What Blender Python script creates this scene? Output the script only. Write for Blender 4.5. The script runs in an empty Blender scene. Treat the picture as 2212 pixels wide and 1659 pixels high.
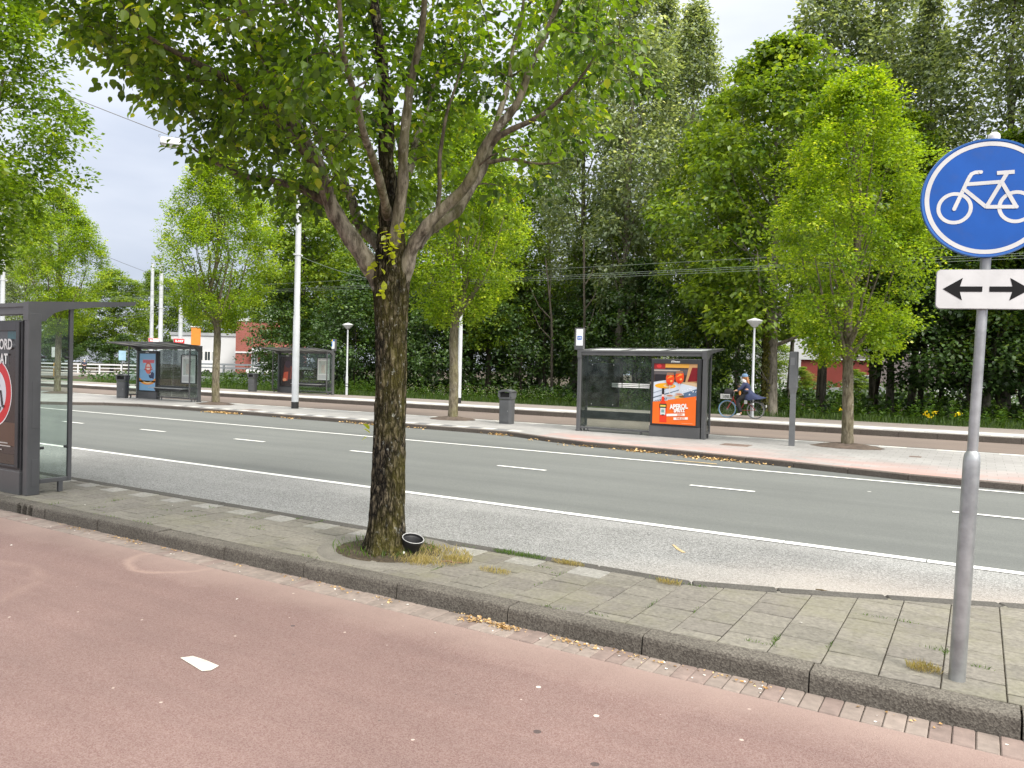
import bpy, bmesh, math, random
import numpy as np
from mathutils import Vector, Matrix, noise as mnoise
SC = bpy.context.scene
COL = SC.collection
rad = math.radians

# ------------------------------------------------------------------ camera
HEAD, PITCH, ROLL, EYE = rad(58.6715), rad(1.01778), rad(1.4321), 1.75
hd = Vector((-math.cos(HEAD), math.sin(HEAD), 0)); rt0 = Vector((hd.y, -hd.x, 0)); zz = Vector((0, 0, 1))
fwd = hd*math.cos(PITCH) - zz*math.sin(PITCH); up0 = zz*math.cos(PITCH) + hd*math.sin(PITCH)
rgt = rt0*math.cos(ROLL) + up0*math.sin(ROLL); upv = up0*math.cos(ROLL) - rt0*math.sin(ROLL)
cam = bpy.data.cameras.new('camera'); co = bpy.data.objects.new('camera', cam); COL.objects.link(co)
m = Matrix((rgt, upv, -fwd)).transposed().to_4x4(); m.translation = (0, 0, EYE); co.matrix_world = m
cam.sensor_width = 36; cam.lens = 36*1660/2212; cam.clip_end = 2000; cam.clip_start = .05
SC.camera = co

# ------------------------------------------------------------------ light
SUN_EL = rad(46); SUN_AZ = Vector((.96, -.28, 0)).normalized()
sund = Vector((SUN_AZ.x*math.cos(SUN_EL), SUN_AZ.y*math.cos(SUN_EL), math.sin(SUN_EL)))
W = bpy.data.worlds.new('World'); SC.world = W; W.use_nodes = True
nt = W.node_tree; N = nt.nodes; L = nt.links
for n in list(N): N.remove(n)
out = N.new('ShaderNodeOutputWorld'); bg = N.new('ShaderNodeBackground'); L.new(bg.outputs[0], out.inputs[0])
bg.inputs[1].default_value = .1
sky = N.new('ShaderNodeTexSky'); sky.sky_type = 'NISHITA'; sky.sun_disc = False
sky.sun_elevation = SUN_EL; sky.sun_rotation = math.atan2(sund.x, sund.y); sky.dust_density = 3
def vmath(op, a, b=None):
    n = N.new('ShaderNodeVectorMath'); n.operation = op
    for i, v in enumerate((a, b)):
        if v is None: continue
        if hasattr(v, 'links'): L.new(v, n.inputs[i])
        else: n.inputs[i].default_value = v
    return n
def fmath(op, a, b=None, c=None, cl=False):
    n = N.new('ShaderNodeMath'); n.operation = op; n.use_clamp = cl
    for i, v in enumerate((a, b, c)):
        if v is None: continue
        if hasattr(v, 'links'): L.new(v, n.inputs[i])
        else: n.inputs[i].default_value = v
    return n.outputs[0]
tc = N.new('ShaderNodeTexCoord')
sep = N.new('ShaderNodeSeparateXYZ'); L.new(tc.outputs['Generated'], sep.inputs[0])
zc = fmath('MAXIMUM', sep.outputs[2], 0.0)
mp = N.new('ShaderNodeMapping'); mp.inputs['Scale'].default_value = (1.6, 1.6, 5.5); L.new(tc.outputs['Generated'], mp.inputs[0])
nz = N.new('ShaderNodeTexNoise'); nz.inputs['Scale'].default_value = 1.5; nz.inputs['Detail'].default_value = 5; nz.inputs['Roughness'].default_value = .5
L.new(mp.outputs[0], nz.inputs[0])
cr = N.new('ShaderNodeValToRGB'); L.new(nz.outputs[0], cr.inputs[0])
cr.color_ramp.elements[0].position = .3; cr.color_ramp.elements[0].color = (.50, .55, .66, 1)
cr.color_ramp.elements[1].position = .68; cr.color_ramp.elements[1].color = (.77, .80, .87, 1)
# an overcast sky is about three times brighter overhead than at the horizon
grad = fmath('MULTIPLY_ADD', fmath('POWER', zc, 3.0), 36.0, 7.6)
dt = vmath('DOT_PRODUCT', tc.outputs['Generated'], tuple(sund))
glow = fmath('POWER', fmath('MAXIMUM', dt.outputs['Value'], 0.0), 6.0)
grad = fmath('ADD', grad, fmath('MULTIPLY', glow, 14.0))
wm_ = N.new('ShaderNodeMix'); wm_.data_type = 'RGBA'; L.new(fmath('MULTIPLY', fmath('SUBTRACT', zc, .3), 2.2, cl=True), wm_.inputs[0]); L.new(cr.outputs[0], wm_.inputs[6]); wm_.inputs[7].default_value = (.70, .685, .645, 1)
cl = vmath('SCALE', wm_.outputs[2]); L.new(grad, cl.inputs['Scale'])
nis = vmath('SCALE', sky.outputs[0]); nis.inputs['Scale'].default_value = .12
ad = vmath('ADD', cl.outputs[0], nis.outputs[0]); L.new(ad.outputs[0], bg.inputs[0])
sl = bpy.data.lights.new('sun', 'SUN'); sl.energy = 2.8; sl.angle = rad(16); sl.color = (1, .95, .86)
so = bpy.data.objects.new('sun', sl); COL.objects.link(so); so.rotation_euler = sund.to_track_quat('Z', 'Y').to_euler(); so.location = (0, 0, 30)
SC.view_settings.view_transform = 'Standard'; SC.view_settings.look = 'None'; SC.view_settings.exposure = 0.58; SC.view_settings.gamma = 1
SC.cycles.max_bounces = 8; SC.cycles.transparent_max_bounces = 16; SC.cycles.use_denoising = True
SC.cycles.diffuse_bounces = 6

# ------------------------------------------------------------------ materials
def s2l(c):
    f = lambda v: v/12.92 if v <= .04045 else ((v+.055)/1.055)**2.4
    return tuple(f(x/255.) for x in c)
def nodes(name):
    mt = bpy.data.materials.new(name); mt.use_nodes = True; t = mt.node_tree
    return mt, t, t.nodes['Principled BSDF'], t.nodes['Material Output']
def NN(t, ty, **kw):
    n = t.nodes.new('ShaderNode'+ty)
    for k, v in kw.items():
        if k in n.inputs: n.inputs[k].default_value = v
        else: setattr(n, k, v)
    return n
def mixc(t, a, b, fac, mode='MIX'):
    n = t.nodes.new('ShaderNodeMix'); n.data_type = 'RGBA'; n.blend_type = mode
    for i, v in ((0, fac), (6, a), (7, b)):
        if hasattr(v, 'links'): t.links.new(v, n.inputs[i])
        elif i == 0: n.inputs[0].default_value = v
        else: n.inputs[i].default_value = (*v, 1) if len(v) == 3 else v
    return n.outputs[2]
def mth(t, op, a, b=None, c=None, clamp=False):
    n = t.nodes.new('ShaderNodeMath'); n.operation = op; n.use_clamp = clamp
    for i, v in enumerate((a, b, c)):
        if v is None: continue
        if hasattr(v, 'links'): t.links.new(v, n.inputs[i])
        else: n.inputs[i].default_value = v
    return n.outputs[0]
def ramp(t, val, p0, p1, c0=(0, 0, 0, 1), c1=(1, 1, 1, 1)):
    n = t.nodes.new('ShaderNodeValToRGB'); t.links.new(val, n.inputs[0])
    e = n.color_ramp.elements; e[0].position = p0; e[1].position = p1; e[0].color = c0; e[1].color = c1
    return n.outputs[0]
def noise(t, scale, detail=4, rough=.55, vec=None, scl=None):
    n = NN(t, 'TexNoise', Scale=scale, Detail=detail, Roughness=rough)
    if vec is None:
        vec = NN(t, 'TexCoord').outputs['Object']
    if scl:
        mpn = NN(t, 'Mapping'); mpn.inputs['Scale'].default_value = scl; t.links.new(vec, mpn.inputs[0]); vec = mpn.outputs[0]
    t.links.new(vec, n.inputs['Vector'])
    return n.outputs[0]
def bump(t, bs, h, strength=.3, dist=.01):
    n = NN(t, 'Bump', Strength=strength, Distance=dist); t.links.new(h, n.inputs['Height']); t.links.new(n.outputs[0], bs.inputs['Normal'])
def M(name, col, rough=.6, metal=0, var=.12, vs=3., bs=0, bsc=80, dirt=0):
    """plain surface: base colour with large soft wear and, if asked, fine bump and dirt blotches"""
    mt, t, b, o = nodes(name)
    nzv = noise(t, vs, 5)
    c = mixc(t, tuple(x*(1-var) for x in col), tuple(min(1, x*(1+var)) for x in col), ramp(t, nzv, .35, .65))
    if dirt:
        c = mixc(t, c, (.09, .08, .06), mth(t, 'MULTIPLY', ramp(t, noise(t, vs*2.3, 6, .65), .52, .72), dirt))
    t.links.new(c, b.inputs['Base Color']); b.inputs['Roughness'].default_value = rough; b.inputs['Metallic'].default_value = metal
    if bs: bump(t, b, noise(t, bsc, 3), bs, .003)
    return mt
def attr_mat(name, rough=.5, var=.1, vs=6, bs=0, bsc=90, moss=None):
    mt, t, b, o = nodes(name)
    a = NN(t, 'Attribute', attribute_name='Col')
    c = mixc(t, a.outputs[0], (0, 0, 0), mth(t, 'MULTIPLY', ramp(t, noise(t, vs, 5), .3, .7), var*2))
    t.links.new(c, b.inputs['Base Color']); b.inputs['Roughness'].default_value = rough
    if moss: c = mixc(t, c, moss, mth(t, 'MULTIPLY', ramp(t, noise(t, 1.7, 6, .7), .48, .68), .45)); c = mixc(t, c, (.06, .055, .045), mth(t, 'MULTIPLY', ramp(t, noise(t, .8, 6, .75, None, (1, 2.2, 1)), .58, .74), .55)); t.links.new(c, b.inputs['Base Color'])
    if bs: bump(t, b, noise(t, bsc, 3), bs, .004)
    return mt
def leaf_mat(name, c0, c1, trans=.5, gloss=.04, c2=None, hilite=.0):
    """leaf: diffuse and translucent, colour from each leaf's own tint"""
    mt, t, b, o = nodes(name)
    a = NN(t, 'Attribute', attribute_name='tint')
    n = t.nodes.new('ShaderNodeValToRGB'); t.links.new(a.outputs['Fac'], n.inputs[0])
    e = n.color_ramp.elements; e[0].color = (*c0, 1); e[1].color = (*c1, 1)
    if c2: x = e.new(.93); x.color = (*c1, 1); e[2].position = 1; e[2].color = (*c2, 1)
    c = n.outputs[0]
    d = NN(t, 'BsdfDiffuse'); tr = NN(t, 'BsdfTranslucent'); g = NN(t, 'BsdfGlossy', Roughness=.42)
    t.links.new(c, d.inputs[0])
    trc = mixc(t, c, (1.25, 1.15, .30), .8, 'MULTIPLY')
    sc_ = t.nodes.new('ShaderNodeVectorMath'); sc_.operation = 'SCALE'; t.links.new(trc, sc_.inputs[0]); sc_.inputs['Scale'].default_value = 1.6
    t.links.new(sc_.outputs[0], tr.inputs[0])
    m1 = NN(t, 'MixShader', Fac=trans); t.links.new(d.outputs[0], m1.inputs[1]); t.links.new(tr.outputs[0], m1.inputs[2])
    m2 = NN(t, 'MixShader', Fac=gloss); t.links.new(m1.outputs[0], m2.inputs[1]); t.links.new(g.outputs[0], m2.inputs[2])
    t.links.new(m2.outputs[0], o.inputs[0]); t.nodes.remove(b)
    return mt

def ground_mat(name, base, grain, gscale, gmix, patch=.2, pscale=.7, streak=None, rough=.9, bs=.5, specks=None, bd=.004):
    """aggregate surface: stones of slightly different colours, broad wear, optional streaks along the road and specks"""
    mt, t, b, o = nodes(name)
    oc = NN(t, 'TexCoord').outputs['Object']
    v = NN(t, 'TexVoronoi', Scale=gscale); t.links.new(oc, v.inputs['Vector'])
    sepc = NN(t, 'SeparateColor'); t.links.new(v.outputs['Color'], sepc.inputs[0])
    g = ramp(t, sepc.outputs[0], .15, .85)
    c = mixc(t, base, grain, mth(t, 'MULTIPLY', g, gmix))
    dark = tuple(x*(1-patch) for x in (1, 1, 1)); lite = tuple(1+patch*.7 for x in (1, 1, 1))
    c = mixc(t, c, mixc(t, dark, lite, ramp(t, noise(t, pscale, 6, .6, oc), .3, .7)), 1.0, 'MULTIPLY')
    if streak:
        s = ramp(t, noise(t, 1.0, 5, .6, oc, (streak[0], streak[1], 1)), .42, .72)
        c = mixc(t, c, streak[2], mth(t, 'MULTIPLY', s, streak[3]))
    for (sc_, th, colr, am) in (specks or []):
        v2 = NN(t, 'TexVoronoi', Scale=sc_); t.links.new(oc, v2.inputs['Vector'])
        w = noise(t, sc_*2.5, 2, .5, oc)
        dd = mth(t, 'ADD', v2.outputs['Distance'], mth(t, 'MULTIPLY', mth(t, 'SUBTRACT', w, .5), .12))
        sp = NN(t, 'SeparateColor'); t.links.new(v2.outputs['Color'], sp.inputs[0])
        k = mth(t, 'MULTIPLY', mth(t, 'LESS_THAN', dd, th), mth(t, 'GREATER_THAN', sp.outputs[0], .45))
        c = mixc(t, c, colr, mth(t, 'MULTIPLY', k, am))
    t.links.new(c, b.inputs['Base Color']); b.inputs['Roughness'].default_value = rough
    b.inputs['Specular IOR Level'].default_value = .3
    bump(t, b, mth(t, 'ADD', v.outputs['Distance'], noise(t, gscale*.6, 3, .6, oc)), bs, bd)
    return mt, t, b, c, oc

# ------------------------------------------------------------------ mesh toolkit
class MB:
    def __init__(s): s.v = []; s.f = []; s.mi = []; s.c = []
    def face(s, idx, mi=0, col=(1, 1, 1)): s.f.append(tuple(idx)); s.mi.append(mi); s.c.append(col)
    def poly(s, pts, mi=0, col=(1, 1, 1)):
        b = len(s.v); s.v += [tuple(p) for p in pts]; s.face(range(b, b+len(pts)), mi, col)
    def box(s, lo, hi, mi=0, col=(1, 1, 1), ch=0., mtx=None):
        x0, y0, z0 = lo; x1, y1, z1 = hi
        b = len(s.v)
        if ch <= 0:
            P = [(x0,y0,z0),(x1,y0,z0),(x1,y1,z0),(x0,y1,z0),(x0,y0,z1),(x1,y0,z1),(x1,y1,z1),(x0,y1,z1)]
            F = [(0,3,2,1),(4,5,6,7),(0,1,5,4),(1,2,6,5),(2,3,7,6),(3,0,4,7)]
        else:
            ch = min(ch, (x1-x0)*.45, (y1-y0)*.45, (z1-z0)*.45)
            P = []; F = []
            def ring(x0, y0, x1, y1, z, e):
                return [(x0+e,y0,z),(x1-e,y0,z),(x1,y0+e,z),(x1,y1-e,z),(x1-e,y1,z),(x0+e,y1,z),(x0,y1-e,z),(x0,y0+e,z)]
            P += ring(x0+ch,y0+ch,x1-ch,y1-ch,z0,ch*.4) + ring(x0,y0,x1,y1,z0+ch,ch) + ring(x0,y0,x1,y1,z1-ch,ch) + ring(x0+ch,y0+ch,x1-ch,y1-ch,z1,ch*.4)
            for k in range(3):
                for i in range(8):
                    j = (i+1) % 8; F.append((k*8+i, k*8+j, k*8+8+j, k*8+8+i))
            F.append(tuple(range(7, -1, -1))); F.append(tuple(range(24, 32)))
        if mtx is not None: P = [tuple(mtx @ Vector(p)) for p in P]
        s.v += P
        for f in F: s.face([b+i for i in f], mi, col)
    def tube(s, pts, rs, n=8, mi=0, col=(1, 1, 1), cap=True):
        pts = [Vector(p) for p in pts]
        if not hasattr(rs, '__len__'): rs = [rs]*len(pts)
        b = len(s.v); k = len(pts)
        tg = []
        for i in range(k):
            d = pts[min(i+1, k-1)] - pts[max(i-1, 0)]
            tg.append(d.normalized() if d.length > 1e-9 else Vector((0, 0, 1)))
        a = tg[0].orthogonal().normalized()
        for i in range(k):
            a = (a - tg[i]*a.dot(tg[i]))
            a = a.normalized() if a.length > 1e-6 else tg[i].orthogonal().normalized()
            c = tg[i].cross(a)
            for j in range(n):
                an = 2*math.pi*j/n; s.v.append(tuple(pts[i] + (a*math.cos(an) + c*math.sin(an))*rs[i]))
        for i in range(k-1):
            for j in range(n):
                s.face((b+i*n+j, b+i*n+(j+1) % n, b+(i+1)*n+(j+1) % n, b+(i+1)*n+j), mi, col)
        if cap:
            s.face([b+j for j in range(n-1, -1, -1)], mi, col); s.face([b+(k-1)*n+j for j in range(n)], mi, col)
    def lathe(s, prof, n=24, at=(0, 0, 0), mi=0, col=(1, 1, 1)):
        b = len(s.v); k = len(prof)
        for r, z in prof:
            for j in range(n):
                an = 2*math.pi*j/n; s.v.append((at[0]+r*math.cos(an), at[1]+r*math.sin(an), at[2]+z))
        for i in range(k-1):
            for j in range(n):
                s.face((b+i*n+j, b+i*n+(j+1) % n, b+(i+1)*n+(j+1) % n, b+(i+1)*n+j), mi, col)
        s.face([b+j for j in range(n-1, -1, -1)], mi, col); s.face([b+(k-1)*n+j for j in range(n)], mi, col)
    def prism(s, prof, o, e1, e2, e3, d0, d1, mi=0, col=(1, 1, 1)):
        """polygon prof in the plane (e1, e2) swept along e3 from d0 to d1"""
        o, e1, e2, e3 = map(Vector, (o, e1, e2, e3)); b = len(s.v); n = len(prof)
        for d in (d0, d1):
            for u, v in prof: s.v.append(tuple(o+e1*u+e2*v+e3*d))
        s.face(range(b+n-1, b-1, -1), mi, col); s.face(range(b+n, b+2*n), mi, col)
        for i in range(n):
            j = (i+1) % n; s.face((b+i, b+j, b+n+j, b+n+i), mi, col)
    def build(s, name, mats, parent=None, smooth=False, loc=None, colattr=False, recalc=True):
        me = bpy.data.meshes.new(name); me.from_pydata(s.v, [], s.f)
        if not isinstance(mats, (list, tuple)): mats = [mats]
        for mt in mats: me.materials.append(mt)
        if len(mats) > 1: me.polygons.foreach_set('material_index', s.mi)
        if colattr:
            at = me.attributes.new('Col', 'FLOAT_COLOR', 'CORNER'); arr = []
            for p, c in zip(me.polygons, s.c): arr += [c[0], c[1], c[2], 1.0]*p.loop_total
            at.data.foreach_set('color', arr)
        if recalc:
            bm = bmesh.new(); bm.from_mesh(me); bmesh.ops.recalc_face_normals(bm, faces=bm.faces); bm.to_mesh(me); bm.free()
        if smooth:
            me.polygons.foreach_set('use_smooth', [True]*len(me.polygons))
            try: me.set_sharp_from_angle(angle=rad(38))
            except Exception: pass
        me.update()
        o = bpy.data.objects.new(name, me); COL.objects.link(o)
        if parent: o.parent = parent
        if loc is not None: o.location = loc
        return o
def tag(o, label=None, cat=None, group=None, kind=None):
    if label: o['label'] = label
    if cat: o['category'] = cat
    if group: o['group'] = group
    if kind: o['kind'] = kind
    return o
def thing(name, label, cat, loc=(0, 0, 0), rz=0, group=None):
    o = bpy.data.objects.new(name, None); COL.objects.link(o); o.location = loc; o.rotation_euler = (0, 0, rz); o.empty_display_size = .2
    return tag(o, label, cat, group)
def dup(o, loc=None, rz=None, label=None, group=None, scale=None, parent=None):
    c = o.copy(); COL.objects.link(c)
    if parent: c.parent = parent
    else:
        if loc is not None: c.location = loc
        if rz is not None: c.rotation_euler = (0, 0, rz)
        if scale is not None: c.scale = scale if hasattr(scale, '__len__') else (scale,)*3
        if label: c['label'] = label
        if group: c['group'] = group
    for ch in list(o.children): dup(ch, parent=c)
    return c
def sheet(name, pts, mt, kind='structure', lab=None, cat=None):
    mb = MB(); mb.poly(pts); o = mb.build(name, mt, recalc=False)
    if o.data.polygons[0].normal.z < 0: o.data.flip_normals()
    return tag(o, lab, cat, kind=kind)
def quad_sheet(name, x0, x1, y0, y1, z, mt, **k): return sheet(name, [(x0,y0,z),(x1,y0,z),(x1,y1,z),(x0,y1,z)], mt, **k)
def text_mesh(name, txt, size, mt, parent, o, ex, ey, shear=0, align='CENTER', bold=0.0, depth=.0015, xs=1.0):
    cu = bpy.data.curves.new(name, 'FONT'); cu.body = txt; cu.size = size; cu.align_x = align; cu.align_y = 'CENTER'; cu.shear = shear; cu.offset = bold; cu.resolution_u = 3
    tmp = bpy.data.objects.new(name, cu); COL.objects.link(tmp)
    dg = bpy.context.evaluated_depsgraph_get(); me = bpy.data.meshes.new_from_object(tmp.evaluated_get(dg))
    bpy.data.objects.remove(tmp); bpy.data.curves.remove(cu)
    ex, ey = Vector(ex).normalized(), Vector(ey).normalized(); ez = ex.cross(ey)
    mm = Matrix((ex*xs, ey, ez)).transposed().to_4x4(); mm.translation = o; me.transform(mm)
    me.materials.clear(); me.materials.append(mt)
    ob = bpy.data.objects.new(name, me); COL.objects.link(ob)
    if parent: ob.parent = parent
    return ob
# ------------------------------------------------------------------ ground surfaces
rng = random.Random(7); nr = np.random.default_rng(11)
# red cycle path asphalt: pale dusty rings and tyre-worn darker bands are stains of the surface
m_red, t, b, c, oc = ground_mat('red_asphalt', (.150, .090, .081), (.255, .19, .174), 190, .65, .11, .8, (.8, 6.5, (.115, .075, .07), .24), .9, .55,
    [(2.1, .035, (.62, .56, .5), .8), (5.5, .045, (.5, .42, .37), .75), (2.4, .05, (.055, .045, .045), .8), (9., .05, (.06, .05, .045), .5)])
sp = NN(t, 'SeparateXYZ'); t.links.new(oc, sp.inputs[0])
wob = mth(t, 'MULTIPLY', mth(t, 'SUBTRACT', noise(t, 1.6, 4, .6, oc), .5), .35)
def ringmask(cx, cy, r, w, ya=1., lo=None):
    dx = mth(t, 'SUBTRACT', sp.outputs[0], cx); dy = mth(t, 'MULTIPLY', mth(t, 'SUBTRACT', sp.outputs[1], cy), ya)
    d = mth(t, 'ADD', mth(t, 'SQRT', mth(t, 'ADD', mth(t, 'MULTIPLY', dx, dx), mth(t, 'MULTIPLY', dy, dy))), wob)
    a = mth(t, 'ABSOLUTE', mth(t, 'SUBTRACT', d, r))
    k = mth(t, 'SUBTRACT', 1.0, mth(t, 'DIVIDE', a, w), clamp=True)
    if lo is not None: k = mth(t, 'MULTIPLY', k, mth(t, 'LESS_THAN', sp.outputs[1], lo))
    return k
k = mth(t, 'MAXIMUM', mth(t, 'MULTIPLY', ringmask(-5.95, 4.2, .42, .07, 1.25), .42), mth(t, 'MULTIPLY', ringmask(-6.8, 2.6, .8, .09), .1))
c = mixc(t, c, (.40, .29, .24), k)
dust = mth(t, 'SUBTRACT', 1.0, mth(t, 'DIVIDE', mth(t, 'SUBTRACT', 4.28, mth(t, 'ADD', sp.outputs[1], mth(t, 'MULTIPLY', wob, 1.3))), .45), clamp=True)
c = mixc(t, c, (.27, .20, .175), mth(t, 'MULTIPLY', dust, .75))
t.links.new(c, b.inputs['Base Color'])
m_road = ground_mat('road_asphalt', (.108, .114, .109), (.165, .171, .163), 90, .5, .12, .3, (.035, 1.1, (.085, .09, .088), .75), .85, .35, [(.35, .03, (.07, .07, .07), .4), (.9, .02, (.5, .5, .48), .8), (2.3, .025, (.06, .06, .06), .5)])[0]
m_bay = ground_mat('bay_asphalt', (.12, .121, .118), (.33, .33, .325), 95, .85, .2, .6, (.1, 1.2, (.34, .34, .33), .35), .88, .8,
    [(1.2, .022, (.08, .07, .06), .7)], .006)
# sandy bloom of the bay towards the dropped kerb
mt_, t, b, c, oc = m_bay
m_bay = mt_
sp = NN(t, 'SeparateXYZ'); t.links.new(oc, sp.inputs[0])
nx = mth(t, 'ADD', mth(t, 'SUBTRACT', sp.outputs[0], mth(t, 'MULTIPLY', mth(t, 'SUBTRACT', sp.outputs[1], 5.9), 1.2)), mth(t, 'MULTIPLY', noise(t, 1.2, 5, .6, oc), 1.6))
k = mth(t, 'MULTIPLY', mth(t, 'DIVIDE', mth(t, 'ADD', nx, 2.6), 2.2, clamp=True), mth(t, 'DIVIDE', mth(t, 'SUBTRACT', 7.7, sp.outputs[1]), .9, clamp=True))
t.links.new(mixc(t, c, (.36, .31, .27), mth(t, 'MULTIPLY', k, .55)), b.inputs['Base Color'])
m_lane = ground_mat('brown_asphalt', (.15, .118, .10), (.215, .18, .155), 90, .45, .12, .5, (.05, 2.5, (.12, .10, .092), .6), .9, .3)[0]
m_path = ground_mat('path_asphalt', (.19, .165, .15), (.27, .24, .22), 90, .45, .15, .5, None, .9, .3)[0]
m_soil = ground_mat('soil', (.045, .035, .024), (.09, .07, .045), 30, .6, .3, 1.2, None, 1, .8, bd=.02)[0]
m_verge = ground_mat('verge_ground', (.035, .06, .015), (.07, .09, .03), 14, .6, .3, .8, None, 1, .6, bd=.03)[0]
m_kerb = ground_mat('kerb_concrete', (.070, .062, .053), (.17, .155, .132), 110, .7, .18, 2.2, None, .92, .5, [(13, .06, (.3, .28, .25), .55)], .004)[0]
m_kerbp = ground_mat('platform_kerb_concrete', (.085, .072, .062), (.14, .12, .105), 60, .5, .2, 1.2, None, .9, .5)[0]
m_line = ground_mat('white_line_paint', (.66, .66, .64), (.58, .58, .56), 70, .5, .12, 4, None, .6, .3, [(6, .06, (.28, .28, .27), .6), (22, .13, (.22, .22, .21), .5)])[0]
m_tile = attr_mat('pavement_tile', .9, .22, 38, .5, 120, (.155, .15, .085))
m_brick = attr_mat('gutter_brick', .9, .16, 14, .35, 160)
def tile_mat(name, c0, c1, mortar, tw, th, stain=None):
    mt, t, b, o = nodes(name); oc = NN(t, 'TexCoord').outputs['Object']
    br = NN(t, 'TexBrick', Scale=1.0); t.links.new(oc, br.inputs['Vector'])
    br.inputs['Color1'].default_value = (*c0, 1); br.inputs['Color2'].default_value = (*c1, 1); br.inputs['Mortar'].default_value = (*mortar, 1)
    br.inputs['Brick Width'].default_value = tw; br.inputs['Row Height'].default_value = th; br.inputs['Mortar Size'].default_value = .005
    c = mixc(t, br.outputs[0], mixc(t, (.84, .84, .84), (1.1, 1.1, 1.1), ramp(t, noise(t, .8, 6, .65, oc), .3, .7)), 1., 'MULTIPLY')
    if stain:
        sp = NN(t, 'SeparateXYZ'); t.links.new(oc, sp.inputs[0])
        e = mth(t, 'SUBTRACT', 1., mth(t, 'DIVIDE', mth(t, 'SUBTRACT', mth(t, 'ADD', sp.outputs[1], mth(t, 'MULTIPLY', sp.outputs[0], .22)), 14.55), 1.9), clamp=True)
        e = mth(t, 'MULTIPLY', e, mth(t, 'GREATER_THAN', sp.outputs[0], -9.2))
        n2 = ramp(t, noise(t, .55, 7, .72, oc, (1, 2.6, 1)), (.40), .56)
        c = mixc(t, c, stain, mth(t, 'MULTIPLY', mth(t, 'MULTIPLY', e, n2), .85))
    t.links.new(c, b.inputs['Base Color']); b.inputs['Roughness'].default_value = .85
    bump(t, b, br.outputs['Fac'], -.3, .004); return mt
m_plat = tile_mat('platform_tile', (.245, .238, .232), (.28, .273, .266), (.17, .165, .16), .3, .3, (.34, .205, .18))
m_plat2 = tile_mat('far_platform_tile', (.26, .25, .238), (.285, .275, .26), (.2, .19, .18), .3, .3)

G0 = -.06
quad_sheet('ground', -500, 500, -300, 700, G0, m_soil)
quad_sheet('bike_path', -70, 45, -25, 4.27, 0, m_red)
quad_sheet('road', -130, 45, 5.80, 25.4, .08, m_road)
sheet('road_bay', [(-60,5.8,.084),(-2,5.8,.084),(.6,6.6,.084),(3,7.75,.084),(9,7.98,.084),(-60,7.98,.084)], m_bay)
quad_sheet('bus_lane', -47, 45, 20.2, 25.2, .084, m_lane)
# gutter row of clinker bricks at the foot of the kerb
mb = MB(); x = -16.
while x < 3.2:
    w = .098; j = rng.uniform(-.003, .004); f = rng.uniform(.88, 1.1); k = .004+j*.8
    col = (.26*f, .212*f, .185*f) if rng.random() < .85 else (.225*f, .17*f, .15*f)
    mb.box((x, 4.272+rng.uniform(-.006, .004), -.05), (x+w, 4.497, k), col=col, ch=.006); x += .1015
tag(mb.build('gutter', m_brick, colattr=True), kind='structure')
quad_sheet('gutter_bed', -70, 45, 4.2, 4.55, -.012, m_soil)
# kerb of metre-long blocks between cycle path and island
mb = MB(); x = -26.37; i = 0
while x < 4:
    dz = rng.uniform(-.005, .006); dy = rng.uniform(-.006, .006)
    y0, y1 = 4.5+dy, 4.655+dy; z1 = .122+dz
    prof = [(y0-.012, -.06), (y0-.003, .09), (y0+.003, z1-.012), (y0+.012, z1-.003), (y0+.024, z1), (y1, z1), (y1, -.06)]
    if abs(x+9.37) < .6:
        # block with the drain inlet: three slots cut out of its face
        xs = [x+.004, -9.22, -9.13, -9.10, -9.01, -8.98, -8.89, x+.981]
        for q in range(7):
            if q % 2 == 0: mb.prism(prof, (0, 0, 0), (0, 1, 0), (0, 0, 1), (1, 0, 0), xs[q], xs[q+1])
            else:
                mb.prism([(y0+.02, z1-.03), (y0+.03, z1), (y1, z1), (y1, z1-.03)], (0, 0, 0), (0, 1, 0), (0, 0, 1), (1, 0, 0), xs[q], xs[q+1])
                mb.box((xs[q], y0+.045, -.06), (xs[q+1], y1-.003, z1-.03), 1)  # near-black block paints the shade deep inside the slot
    else:
        mb.prism(prof, (0, 0, 0), (0, 1, 0), (0, 0, 1), (1, 0, 0), x+.004+rng.uniform(0, .004), x+.981)
    x += .985
tag(mb.build('kerb', [m_kerb, M('inlet_shade', (.008, .007, .006), .95)]), kind='structure')
mb = MB(); mb.box((-26, 4.58, -.06), (4, 4.64, .09)); tag(mb.build('kerb_joint', m_soil), kind='structure')
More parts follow.
